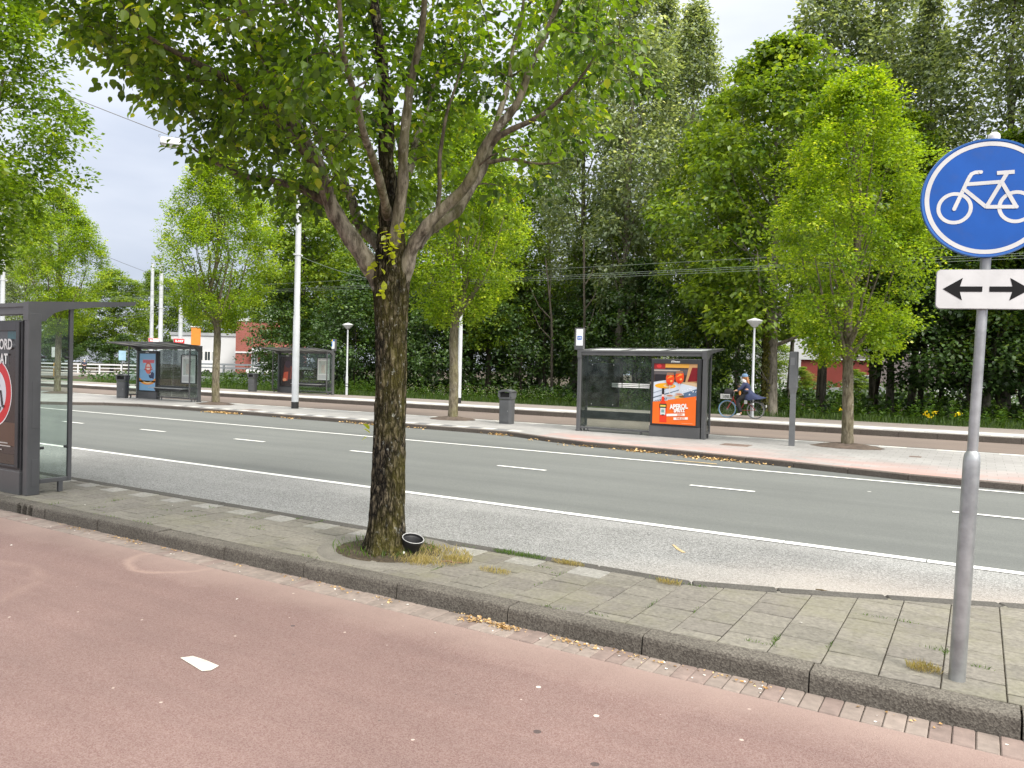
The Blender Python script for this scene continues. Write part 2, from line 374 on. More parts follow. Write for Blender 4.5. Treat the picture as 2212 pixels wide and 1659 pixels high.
# island pavement of 30 cm tiles laid half-bond, each slightly uneven
def yb(x):
    if x < -1.9: return 5.80
    return 5.79 + (x+1.9)*.41
PITC = (-4.45, 5.27)
mb = MB(); i = 0; x = -19.63
while x < 3.6:
    y = 4.66 - (0 if i % 2 else .1275)
    while y < 8.6:
        q0, q1 = rng.uniform(.0015, .004), rng.uniform(.0015, .004); x0, x1 = x+.0025, x+.2965; ya0, ya1 = max(y+.001+q0, 4.664), y+.255-q1
        cx, cy = (x0+x1)/2, (ya0+ya1)/2
        y += .2555
        if ya1 < 4.70 or ya0 > max(yb(x0), yb(x1))-.02: continue
        if ((cx-PITC[0])/.55)**2 + ((cy-PITC[1])/.5)**2 < 1: continue
        h0, h1 = min(ya1, yb(x0)), min(ya1, yb(x1))
        if h0 <= ya0+.005 or h1 <= ya0+.005: continue
        f = rng.uniform(.91, 1.08); col = (.205*f, .190*f, .160*f)
        if rng.random() < .25: col = (.190*f, .174*f, .150*f)
        if -19 < cx < -2.2 and 5.56 < cy < 5.80 and i % 2 == 0 and abs(cx-PITC[0]) > .05:
            col = (.31*f, .30*f, .275*f)
        zt = [.120+rng.uniform(-.0025, .003) for _ in range(4)]
        e = .004; bb = len(mb.v)
        P = [(x0, ya0), (x1, ya0), (x1, h1), (x0, h0)]
        Pi = [(x0+e, ya0+e), (x1-e, ya0+e), (x1-e, h1-e), (x0+e, h0-e)]
        mb.v += [(p[0], p[1], .09) for p in P] + [(p[0], p[1], zt[q]-.004) for q, p in enumerate(P)] + [(p[0], p[1], zt[q]) for q, p in enumerate(Pi)]
        mb.face((bb+8, bb+9, bb+10, bb+11), 0, col)
        for q in range(4):
            r = (q+1) % 4
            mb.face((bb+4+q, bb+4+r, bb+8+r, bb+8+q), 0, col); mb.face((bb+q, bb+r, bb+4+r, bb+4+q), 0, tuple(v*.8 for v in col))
    x += .3; i += 1
tag(mb.build('pavement', m_tile, colattr=True), kind='structure')
sheet('pavement_bed', [(-26,4.62,.108),(4,4.62,.108),(4,8.2,.108),(-1.9,5.8,.108),(-26,5.8,.108)], m_soil)
# flush kerb between island and bay
def strip(name, path, w, z0, z1, mt, blk=1.0, gap=.004, ch=.012):
    """row of blocks along a polyline; path is the left edge, width to its right-hand side (towards -y)"""
    mb = MB(); pts = [Vector((p[0], p[1], 0)) for p in path]
    for a, b_ in zip(pts[:-1], pts[1:]):
        d = b_-a; ln = d.length; d.normalize(); nrm = Vector((d.y, -d.x, 0)); n = max(1, round(ln/blk)); s = ln/n
        rz = math.atan2(d.y, d.x)
        for k in range(n):
            dz = rng.uniform(-.003, .003)
            mt_ = Matrix.Translation(a+d*(k*s)) @ Matrix.Rotation(rz, 4, 'Z')
            mb.box((gap/2, min(-w, 0), z0), (s-gap/2, max(-w, 0), z1+dz), ch=ch, mtx=mt_)
    return tag(mb.build(name, mt), kind='structure')
strip('bay_kerb', [(-40, 5.93), (-1.9, 5.93), (-1.3, 6.14), (3.8, 8.27)], .15, 0, .1235, ground_mat('bay_kerb_concrete', (.06, .056, .050), (.115, .108, .098), 90, .6, .2, 2, None, .92, .4)[0], .8)

# central platform and far platform
PF = [(14, 14.2), (.6, 14.22), (-.98, 14.35), (-2.9, 14.85), (-5.7, 15.42), (-7.6, 15.62), (-8.8, 16.05), (-10.3, 16.72), (-12.9, 16.78), (-23.8, 16.95), (-26.2, 16.9), (-27.6, 16.4), (-28.6, 15.4), (-29.6, 14.8), (-34, 14.6), (-46, 14.5)]
PB = [(-46, 20.3), (14, 20.3)]
mb = MB(); P = PF+PB
# triangulated strip from front to back edge
for a, b_ in zip(PF[:-1], PF[1:]): mb.poly([(a[0], a[1]+.12, .18), (b_[0], b_[1]+.12, .18), (b_[0], 20.2, .18), (a[0], 20.2, .18)])
o = mb.build('platform', m_plat, recalc=False)
for p in o.data.polygons:
    if p.normal.z < 0: p.flip()
tag(o, kind='structure')
strip('platform_kerb', list(reversed(PF)), -.14, 0, .184, m_kerbp, 1.0)
strip('platform_back_kerb', [(-46, 20.3), (14, 20.3)], .14, 0, .184, m_kerbp, 1.0)
mb = MB()
o = quad_sheet('far_platform', -52, 14, 25.15, 27.25, .25, m_plat2)
strip('far_platform_kerb', [(-52, 25.16), (14, 25.16)], .14, 0, .255, m_kerbp, 1.0)
quad_sheet('far_path', -62, 14, 27.25, 29.8, .246, m_path)
quad_sheet('verge', -60, 60, 29.8, 34.5, .22, m_verge)
quad_sheet('wood_floor', -75, 60, 34.5, 62, .18, m_soil)
# guide tiles: white and dark alternate along the platform edges
m_wt = M('white_guide_tile', (.50, .49, .465), .8, var=.14, vs=1.5); m_dt = M('dark_guide_tile', (.13, .13, .135), .8, var=.1)
m_gt = M('grey_guide_tile', (.34, .34, .335), .8, var=.1)
def tiles_row(name, x0, x1, y, w, z, mats, n=2, step=.3, fy=None):
    mb = MB(); x = x0; i = 0
    while x < x1:
        ya = fy(x) if fy else y; yb_ = fy(x+step) if fy else y
        mb.poly([(x+.004, ya, z), (x+step-.004, yb_, z), (x+step-.004, yb_+w, z), (x+.004, ya+w, z)], i % len(mats)); x += step; i += 1
    return tag(mb.build(name, mats, recalc=False), kind='structure')
def pfy(x):
    for a, b_ in zip(PF[:-1], PF[1:]):
        if b_[0] <= x <= a[0]: return a[1] + (b_[1]-a[1])*(x-a[0])/(b_[0]-a[0]) + .30
    return 17
tiles_row('platform_guide_tiles', -24.9, -10.2, 0, .3, .184, [m_wt, m_dt], fy=pfy, step=.45)
tiles_row('platform_back_guide_tiles', -38, 13, 19.82, .3, .184, [m_wt, m_gt], step=.6)
tiles_row('far_platform_guide_tiles', -47, 13.5, 25.5, .34, .254, [m_wt, m_gt], step=.55)
tiles_row('far_platform_white_tiles', -47, 13.5, 25.9, .9, .254, [m_wt], step=.6)
# road markings
mb = MB()
def mark(x0, x1, y0, y1, z=.088): mb.poly([(x0, y0, z), (x1, y0, z), (x1, y1, z), (x0, y1, z)])
x = -75.
while x < 20: mark(x, x+1.255, 7.99, 8.115); x += 1.265
mark(-75, 24, 13.85, 13.96)
k = -75.8
for i in range(-12, 8): mark(-.25+i*3.44, .71+i*3.44, 11.25, 11.35)
tag(mb.build('road_markings', m_line, recalc=False), kind='structure')
mb = MB(); mb.poly([(-3.985, 2.855, .004), (-3.71, 2.80, .004), (-3.68, 2.835, .004), (-3.70, 2.905, .004), (-3.83, 2.917, .004), (-3.95, 2.915, .004)])
o = mb.build('cycle_path_marking', M('worn_white_paint', (.52, .49, .43), .7, var=.2, vs=14, bs=.4, bsc=120), recalc=False); tag(o, kind='structure')
for p in o.data.polygons:
    if p.normal.z < 0: p.flip()
# orange spray mark on the bay and one beside the platform
m_spray = M('orange_spray', (.40, .30, .16), .9, var=.2, vs=20)
mb = MB(); mb.poly([(-2.52, 7.22, .0885), (-2.42, 7.06, .0885), (-2.33, 6.96, .0885), (-2.30, 6.98, .0885), (-2.39, 7.08, .0885), (-2.50, 7.23, .0885)])
mb.poly([(-5.1, 14.32, .0885), (-4.15, 14.28, .0885), (-4.2, 14.38, .0885), (-5.0, 14.38, .0885)])
tag(mb.build('spray_marks', m_spray, recalc=False), kind='structure')
# manhole covers in the platform
m_iron = M('rusty_iron', (.17, .12, .10), .7, .3, .25, 9)
for (x, y, w, d, l) in ((-5.0, 17.3, .62, .5, 'rusty square inspection cover in the platform right of the orange poster shelter'), (-1.2, 17.7, .22, .22, 'small dark valve cover beside the rightmost platform tree'), (-21.5, 17.55, .6, .45, 'grey iron inspection cover in front of the platform shelter with a blue poster')):
    mb = MB(); mb.box((x, y, .15), (x+w, y+d, .186), ch=.004); tag(mb.build('manhole_cover', m_iron), l, 'manhole cover')
# roundabout and bridge head far to the left
m_jn = ground_mat('junction_asphalt', (.16, .155, .15), (.22, .21, .2), 40, .4, .15, .2, None, .9, .2)[0]
m_redf = M('red_crossing', (.30, .12, .10), .9, var=.15, vs=.4); m_pale = M('pale_paving', (.42, .38, .35), .9, var=.1, vs=.5)
sheet('junction', [(-130,25.35,.076),(-47,25.35,.076),(-47,30,.076),(-57,42,.076),(-85,62,.076),(-130,62,.076)], m_jn)
sheet('red_crossing', [(-71.2,39.9,.084),(-60,34.2,.084),(-52.7,32,.084),(-49.5,31,.084),(-49.8,33.5,.084),(-62,40.5,.084),(-76,47.8,.084),(-77,45.5,.084)], m_redf)
mb = MB()
for s in ([(-67.3,38.3),(-67.0,38.9),(-55.2,33.6),(-54.2,32.6)], [(-67.5,39.7),(-67.2,40.3),(-58.4,36),(-57.3,34.8)], [(-66.5,41.6),(-66.2,42.2),(-60,39),(-59,37.8)],
          [(-57,28.5),(-57,29.3),(-50.5,26.5),(-50.1,25.8)], [(-61.4,31),(-60.8,32.1),(-50.4,27.1),(-49.8,26.5)], [(-61.4,32.9),(-61.5,34),(-50.3,28.2),(-49.8,27.4)]):
    mb.poly([(x, y, .09) for x, y in s])
o = mb.build('zebra_stripes', m_line, recalc=False); tag(o, kind='structure')
for p in o.data.polygons:
    if p.normal.z < 0: p.flip()
mb = MB(); pts = [(-58.5,31.5),(-52,29.6),(-47.5,28.4),(-43,27.5),(-46,26.4),(-52,27.4),(-57,29.8)]
mb.prism(pts, (0, 0, 0), (1, 0, 0), (0, 1, 0), (0, 0, 1), .05, .2); tag(mb.build('crossing_refuge', m_pale), kind='structure')
mb = MB(); pts = [(-100,43.5),(-83,51.5),(-76,56),(-78,58.5),(-86,54.3),(-101,46.5)]
mb.prism(pts, (0, 0, 0), (1, 0, 0), (0, 1, 0), (0, 0, 1), .03, .2); tag(mb.build('far_pavement', m_pale), kind='structure')
# ------------------------------------------------------------------ trees
T_HEART = (np.array([(0,0,0),(.45,0,-.02),(1,0,-.14),(.10,.26,.07),(.48,.36,.06),(.8,.17,-.02),(.10,-.26,.07),(.48,-.36,.06),(.8,-.17,-.02)], float),
           np.array([(0,1,4,3),(1,2,5,4),(0,6,7,1),(1,7,8,2)]))
T_LEAF = (np.array([(0,0,0),(.5,.36,.08),(1,0,-.1),(.5,-.36,.08)], float), np.array([(0,2,1),(0,3,2)]))
def norm(a): return a/np.maximum(np.linalg.norm(a, axis=1, keepdims=True), 1e-9)
def leaf_obj(name, P, D, U, S, tint, mt, tpl, parent=None):
    tv, tf = tpl; n = len(P); D = norm(D); C = norm(np.cross(U, D)); Nn = np.cross(D, C)
    V = (P[:, None, :] + S[:, None, None]*(tv[None, :, 0, None]*D[:, None, :] + tv[None, :, 1, None]*C[:, None, :] + tv[None, :, 2, None]*Nn[:, None, :])).reshape(-1, 3)
    F = (tf[None] + (np.arange(n)*len(tv))[:, None, None]).reshape(-1, tf.shape[1]); k = tf.shape[1]
    me = bpy.data.meshes.new(name); me.vertices.add(len(V)); me.vertices.foreach_set('co', V.astype(np.float32).ravel())
    me.loops.add(F.size); me.loops.foreach_set('vertex_index', F.astype(np.int32).ravel())
    me.polygons.add(len(F)); me.polygons.foreach_set('loop_start', (np.arange(len(F))*k).astype(np.int32))
    try: me.polygons.foreach_set('loop_total', np.full(len(F), k, np.int32))
    except Exception: pass
    me.update(calc_edges=True)
    at = me.attributes.new('tint', 'FLOAT', 'FACE'); at.data.foreach_set('value', np.repeat(tint, len(tf)).astype(np.float32))
    me.materials.append(mt); o = bpy.data.objects.new(name, me); COL.objects.link(o)
    if parent: o.parent = parent
    return o
def bez(a, c, b, k):
    t = np.linspace(0, 1, k)[:, None]; return (1-t)**2*a + 2*t*(1-t)*c + t*t*b
def smooth_path(pts, sub=4):
    """Catmull-Rom through (x, y, z, r)"""
    p = np.array(pts, float); p = np.vstack([2*p[0]-p[1], p, 2*p[-1]-p[-2]]); o = []
    for i in range(1, len(p)-2):
        for j in range(sub):
            t = j/sub; a, b_, c, d = p[i-1], p[i], p[i+1], p[i+2]
            o.append(.5*((2*b_)+(-a+c)*t+(2*a-5*b_+4*c-d)*t*t+(-a+3*b_-3*c+d)*t**3))
    o.append(p[-2]); o = np.array(o); o[:, 3] = np.maximum(o[:, 3], .003); return o
def grow(mb, limbs, centers, g, leafn, leafs, crad, flat=.5, rise=1.2, twig=.010, droop=.35, hang=0., mi=0, side=4, lmin=.25, tintf=None):
    """join every clump centre to the nearest bough by a tapered twig and set leaves round its end"""
    A = []; AR = []
    for lb in limbs:
        k0 = int(len(lb)*lmin); A.append(lb[k0:, :3]); AR.append(lb[k0:, 3])
    A = np.vstack(A); AR = np.concatenate(AR)
    d0 = np.array([np.min(np.linalg.norm(A-c, axis=1)) for c in centers]); P = []; D = []; U = []; S = []; T = []
    for ci in np.argsort(d0):
        c = centers[ci]; v = c-A; dist = np.linalg.norm(v, axis=1); cost = dist + rise*np.maximum(0, A[:, 2]-c[2]+.15*dist)
        i = int(np.argmin(cost)); a = A[i]; ln = dist[i]
        ctrl = a + (c-a)*.5 + np.array([0, 0, (.18-hang)*ln]) + g.normal(0, .07*ln, 3)
        k = 4 if ln < .8 else 6; path = bez(a, ctrl, c, k)
        r0 = min(AR[i]*.7, twig*(.6+ln*.9)); rr = np.linspace(r0, .0035, k)
        mb.tube(path, rr, side, mi, cap=False)
        A = np.vstack([A, path[1:]]); AR = np.concatenate([AR, rr[1:]])
        n = max(3, int(leafn*g.uniform(.6, 1.4))); ax = norm((path[-1]-path[-2])[None])[0]
        q = g.normal(0, 1, (n, 3)); q /= np.maximum(np.linalg.norm(q, axis=1, keepdims=True), 1e-6); q *= g.uniform(.15, 1, (n, 1))**.6
        q[:, 2] *= flat; pos = c + q*crad*g.uniform(.75, 1.3)
        dr = q*np.array([1, 1, .3]) + ax*.35 + g.normal(0, .35, (n, 3)); dr[:, 2] -= droop
        up = np.array([0, 0, 1.]) + q*.55 + g.normal(0, .38, (n, 3))
        P.append(pos); D.append(dr); U.append(up); S.append(leafs*g.uniform(.65, 1.25, n))
        base = g.uniform(.15, .85)
        T.append(np.clip(base + g.normal(0, .18, n) + (.0 if tintf is None else tintf(pos)), 0, 1))
    return np.vstack(P), np.vstack(D), np.vstack(U), np.concatenate(S), np.concatenate(T)

# bark
def bark_mat(name, c0, c1, moss=None, mossamt=0, lich=None, vs=(26, 26, 5), bs=.9, lichs=16, crack=None):
    mt, t, b, o = nodes(name); oc = NN(t, 'TexCoord').outputs['Object']
    n1 = noise(t, 1., 7, .68, oc, vs)
    c = mixc(t, c0, c1, ramp(t, n1, .40, .60))
    if crack:
        mpn = NN(t, 'Mapping'); mpn.inputs['Scale'].default_value = crack; t.links.new(oc, mpn.inputs[0])
        wv = NN(t, 'VectorMath'); wv.operation = 'ADD'; t.links.new(mpn.outputs[0], wv.inputs[0]); nq = NN(t, 'TexNoise', Scale=2.2, Detail=4.); t.links.new(mpn.outputs[0], nq.inputs['Vector']); t.links.new(nq.outputs['Color'], wv.inputs[1])
        v = NN(t, 'TexVoronoi'); v.feature = 'DISTANCE_TO_EDGE'; t.links.new(wv.outputs[0], v.inputs['Vector']); v.inputs['Scale'].default_value = 1
        c = mixc(t, tuple(x*.35 for x in c0), c, ramp(t, v.outputs['Distance'], .03, .22)); n1 = mth(t, 'ADD', mth(t, 'MULTIPLY', n1, .5), ramp(t, v.outputs['Distance'], .0, .3))
    if moss:
        sp = NN(t, 'SeparateXYZ'); t.links.new(oc, sp.inputs[0])
        k = ramp(t, noise(t, 3.2, 6, .65, oc, (1, 1, .5)), .42, .62)
        side = mth(t, 'ADD', mth(t, 'MULTIPLY', sp.outputs[0], 2.2), .55, clamp=True)
        c = mixc(t, c, moss, mth(t, 'MULTIPLY', mth(t, 'MULTIPLY', k, side), mossamt))
    if lich:
        k = mth(t, 'MULTIPLY', ramp(t, noise(t, lichs, 5, .7, oc, (1, 1, .7)), .60, .66), ramp(t, noise(t, 2.3, 3, .5, oc), .42, .6))
        c = mixc(t, c, lich, mth(t, 'MULTIPLY', k, .7))
    t.links.new(c, b.inputs['Base Color']); b.inputs['Roughness'].default_value = .95; b.inputs['Specular IOR Level'].default_value = .2
    bump(t, b, n1, bs, .02); return mt
m_bark = bark_mat('mossy_bark', (.008, .006, .004), (.15, .125, .085), (.14, .125, .022), .5, (.44, .45, .40), (38, 38, 16), 1., 22, (24, 24, 7))
m_limb = bark_mat('limb_bark', (.065, .055, .040), (.27, .24, .185), (.13, .13, .04), .45, (.48, .48, .42), (16, 16, 5), .7, 12)
m_limbd = bark_mat('dark_twig_bark', (.055, .045, .033), (.15, .125, .09), None, 0, None, (24, 24, 10), .4)
m_barkp = bark_mat('platform_tree_bark', (.085, .07, .048), (.20, .175, .125), (.16, .155, .05), .6, (.34, .34, .29), (20, 20, 6), .6)
m_barkg = bark_mat('grey_wood_bark', (.10, .088, .07), (.24, .215, .175), None, 0, None, (9, 9, 3), .6)
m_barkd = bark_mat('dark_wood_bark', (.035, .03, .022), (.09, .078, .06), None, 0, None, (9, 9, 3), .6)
lf_fg = leaf_mat('foreground_leaf', (.020, .055, .005), (.17, .285, .012), .52, .045, (.38, .44, .03))
lf_pt = leaf_mat('platform_tree_leaf', (.060, .13, .008), (.28, .40, .018), .45, .03, (.50, .56, .07))
lf_pop = leaf_mat('poplar_leaf', (.075, .115, .050), (.29, .36, .20), .42, .05, (.55, .60, .46))
lf_br = leaf_mat('broad_leaf', (.040, .092, .010), (.20, .29, .026), .42, .03, (.34, .42, .05))
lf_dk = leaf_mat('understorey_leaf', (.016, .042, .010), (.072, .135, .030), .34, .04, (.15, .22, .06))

# ---- the foreground tree: boughs laid out in space round its trunk
FG = (-4.43, 5.21, .115)
LIMB = {
'limb_left':[(-0.05,0.01,2.26,0.115),(-0.18,-0.08,2.47,0.100),(-0.30,-0.20,2.73,0.090),(-0.39,-0.29,2.98,0.082),(-0.44,-0.37,3.19,0.072),(-0.52,-0.48,3.45,0.064),(-0.61,-0.62,3.72,0.056),(-0.68,-0.76,3.98,0.048),(-0.74,-0.89,4.26,0.040),(-0.77,-1.02,4.58,0.034),(-0.80,-1.15,4.93,0.026)],
'limb_left_back':[(-0.06,0.05,2.45,0.080),(-0.37,0.12,2.83,0.062),(-0.63,0.21,3.03,0.055),(-0.91,0.34,3.39,0.050),(-1.28,0.41,3.86,0.043),(-1.72,0.45,4.46,0.034),(-2.06,0.49,4.97,0.026),(-2.32,0.51,5.48,0.020)],
'low_left':[(-0.42,-0.33,3.07,0.045),(-0.69,-0.38,3.18,0.036),(-1.10,-0.43,3.31,0.030),(-1.52,-0.50,3.43,0.026),(-1.85,-0.55,3.58,0.014),(-2.05,-0.58,3.70,0.008)],
'low_left_up':[(-0.45,-0.44,3.27,0.045),(-0.50,-0.82,3.59,0.036),(-0.59,-1.16,3.79,0.030),(-0.66,-1.49,3.90,0.024),(-0.72,-1.76,3.95,0.016),(-0.80,-1.93,4.00,0.010)],
'left_mid':[(-0.58,-0.54,3.58,0.042),(-1.15,-0.51,3.93,0.032),(-1.69,-0.54,4.18,0.026),(-2.22,-0.56,4.39,0.020),(-2.67,-0.60,4.51,0.012)],
'center':[(-0.03,0.03,2.26,0.125),(-0.05,0.02,2.66,0.115),(-0.09,0.03,2.95,0.100),(-0.10,0.04,3.28,0.086),(-0.15,0.04,3.70,0.076),(-0.20,0.05,4.12,0.066),(-0.26,0.05,4.54,0.056),(-0.31,0.05,4.92,0.046),(-0.37,0.07,5.56,0.035),(-0.45,0.09,6.35,0.020)],
'center_right':[(-0.01,-0.01,2.62,0.066),(0.10,-0.02,2.99,0.058),(0.15,-0.03,3.24,0.054),(0.16,-0.06,3.51,0.050),(0.19,-0.09,3.77,0.046),(0.27,-0.10,4.11,0.040),(0.35,-0.12,4.47,0.033),(0.45,-0.16,4.89,0.024),(0.51,-0.16,5.32,0.014)],
'right':[(-0.01,0.04,2.2,0.100),(0.10,0.07,2.50,0.078),(0.20,0.08,2.72,0.066),(0.31,0.10,2.85,0.060),(0.55,0.16,3.10,0.055),(0.70,0.20,3.29,0.050),(0.84,0.23,3.54,0.045),(1.04,0.27,3.83,0.039),(1.20,0.29,4.15,0.033),(1.34,0.30,4.43,0.027),(1.47,0.29,4.73,0.020),(1.56,0.29,5.04,0.013)],
'right_low':[(0.19,0.10,2.70,0.060),(0.27,0.28,2.89,0.056),(0.37,0.42,3.02,0.052),(0.41,0.55,3.22,0.046),(0.47,0.71,3.48,0.042),(0.46,0.85,3.79,0.036),(0.46,1.01,4.21,0.030),(0.46,1.19,4.74,0.024),(0.44,1.37,5.31,0.016)],
'right_out':[(0.85,0.24,3.53,0.030),(1.07,0.31,3.68,0.024),(1.32,0.41,3.85,0.018),(1.53,0.49,4.04,0.013),(1.71,0.54,4.26,0.008)],
'right_side':[(0.48,0.72,3.54,0.022),(0.64,0.87,3.58,0.017),(0.83,1.05,3.58,0.012),(0.99,1.21,3.62,0.007)],
'back':[(-0.07,0.05,2.75,0.060),(-0.23,0.33,3.15,0.050),(-0.39,0.65,3.54,0.043),(-0.51,0.94,3.95,0.036),(-0.61,1.24,4.43,0.028),(-0.71,1.54,4.94,0.020),(-0.75,1.76,5.33,0.012)],
'thin_up':[(0.25,0.30,2.85,0.022),(0.26,0.34,3.27,0.020),(0.24,0.36,3.57,0.018),(0.25,0.41,3.87,0.015),(0.28,0.49,4.18,0.011),(0.32,0.58,4.50,0.007)],
'front':[(-0.06,0.0,2.94,0.050),(0.11,-0.28,3.15,0.042),(0.26,-0.60,3.36,0.036),(0.40,-0.91,3.60,0.030),(0.55,-1.23,3.87,0.022),(0.70,-1.48,4.23,0.014)],
}
fg = thing('street_tree', 'large near tree with mossy dark trunk and forked pale limbs beside the black flowerpot', 'tree', FG)
# trunk: a dense surface with modelled bark ridges, flared root collar and the swelling below the fork
tr_axis = smooth_path([(0, 0, -.05, .215), (0, 0, .05, .178), (.002, 0, .16, .157), (.008, 0, .45, .144), (.012, .002, .9, .132), (.012, .005, 1.4, .126), (0, .01, 1.9, .126), (-.02, .02, 2.2, .142), (-.03, .03, 2.42, .152), (-.04, .03, 2.62, .128), (-.05, .03, 2.85, .108)], 26)
V = []; F = []; na = 110
for i, (x, y, z, r) in enumerate(tr_axis):
    for j in range(na):
        a = 2*math.pi*j/na; ca, sa = math.cos(a), math.sin(a)
        rid = mnoise.noise(Vector((ca*5.2, sa*5.2, z*1.5))) ; rid2 = 1-abs(mnoise.noise(Vector((ca*8+9, sa*8, z*2.6+4))))*2
        fine = mnoise.noise(Vector((ca*19, sa*19, z*9)))
        lump = mnoise.noise(Vector((ca*1.2+3, sa*1.2, z*.9)))
        root = max(0, .34-z)**1.5*.2*max(0, math.cos(a*5+.6)+.15)
        rr = r*(1+.05*lump) + .011*rid2 + .008*rid + .005*fine + root
        V.append((x+ca*rr, y+sa*rr, z))
for i in range(len(tr_axis)-1):
    for j in range(na): F.append((i*na+j, i*na+(j+1) % na, (i+1)*na+(j+1) % na, (i+1)*na+j))
mb = MB(); mb.v = V; mb.f = F; mb.mi = [0]*len(F); mb.c = [(1, 1, 1)]*len(F)
mb.build('trunk', m_bark, fg, smooth=True)
g = np.random.default_rng(5)
limbs = {k: smooth_path(v, 4) for k, v in LIMB.items()}
for k, lb in limbs.items():     # slight crookedness
    nzv = np.array([[mnoise.noise(Vector((p[0]*2+q*7, p[1]*2, p[2]*2.2))) for q in range(3)] for p in lb]); lb[1:, :3] += nzv[1:]*.045
for k in ('limb_left', 'limb_left_back', 'center', 'center_right', 'right', 'right_low', 'back', 'front'):
    mb = MB(); lb = limbs[k]; rs = lb[:, 3]*.86*(1+.08*np.sin(np.arange(len(lb))*1.7)); mb.tube(lb[:, :3], rs, 14); mb.build('limb', m_bark if k == 'center' else m_limb, fg, smooth=True)
mbt = MB()
for k in ('low_left', 'low_left_up', 'left_mid', 'right_out', 'right_side', 'thin_up'): mbt.tube(limbs[k][:, :3], limbs[k][:, 3], 9)
# crown: a bowl-shaped shell of clumps, open below where the limbs part
cs = []; hr = Vector((.854, .52, 0))
while len(cs) < 1150:
    x, y, z = g.uniform(-3, 3), g.uniform(-2.7, 2.7), g.uniform(2.9, 7.0)
    r = math.hypot(x, y); side = (x*.854+y*.52)/max(r, .1)          # +1 towards the tree's right
    lo = 2.86 + (.49 if side < 0 else .42)*max(0, r-.6) + .10*mnoise.noise(Vector((x*2, y*2, 0)))
    if z < lo or (z < 3.35 and r < .35): continue
    hmax = 6.9
    R = (2.75 - .55*max(0, side))*min(1, .42+.42*max(0, z-2.9)) if z < 5.2 else (2.75-.55*max(0, side))*math.sqrt(max(0, 1-((z-5.2)/1.9)**2))
    R *= 1+.16*mnoise.noise(Vector((math.atan2(y, x)*1.6, z*1.3, 2)))
    if r > R: continue
    keep = .25 + .75*(r/R)**1.2
    if side > .25: keep *= .62
    if mnoise.noise(Vector((x*1.25+5, y*1.25, z*1.25))) < -.08: keep *= .2
    dv = x*hd.x + y*hd.y; du = x*.854 + y*.52      # open towards the cycle path, where the boughs show
    if dv < .2 and -.75 < du < 1.15 and z < 4.5 and g.random() < (.72 if du > 0 else .45): continue
    if .2 < du < 1.0 and 3.3 < z < 4.7 and g.random() < .5: continue
    if g.random() > keep: continue
    cs.append((x, y, z))
P, D, U, S, T = grow(mbt, [limbs[k] for k in LIMB], np.array(cs), g, 44, .070, .25, .62, 1.1, .009, .45, .05, side=5)
mbt.build('branches', m_limbd, fg, smooth=True)
# epicormic shoots on the trunk
ex = []
for (a, h, n) in ((-1.2, 2.30, 5), (-2.7, 1.06, 3), (-1.9, 2.47, 7), (-.9, 2.62, 12), (-1.1, 2.72, 12), (-.6, 2.8, 10), (-1.5, 2.55, 5)):
    for _ in range(n):
        ex.append((math.cos(a)*(.15+g.uniform(0, .07)), math.sin(a)*(.15+g.uniform(0, .07)), h+g.normal(0, .045)))
ex = np.array(ex); n = len(ex)
P = np.vstack([P, ex]); D = np.vstack([D, ex*np.array([1, 1, 0])*4+g.normal(0, .5, (n, 3))]); U = np.vstack([U, np.tile((0, 0, 1.), (n, 1))+g.normal(0, .4, (n, 3))])
S = np.concatenate([S, g.uniform(.045, .08, n)]); T = np.concatenate([T, np.ones(n)])
leaf_obj('crown', P, D, U, S, T, lf_fg, T_HEART, fg)

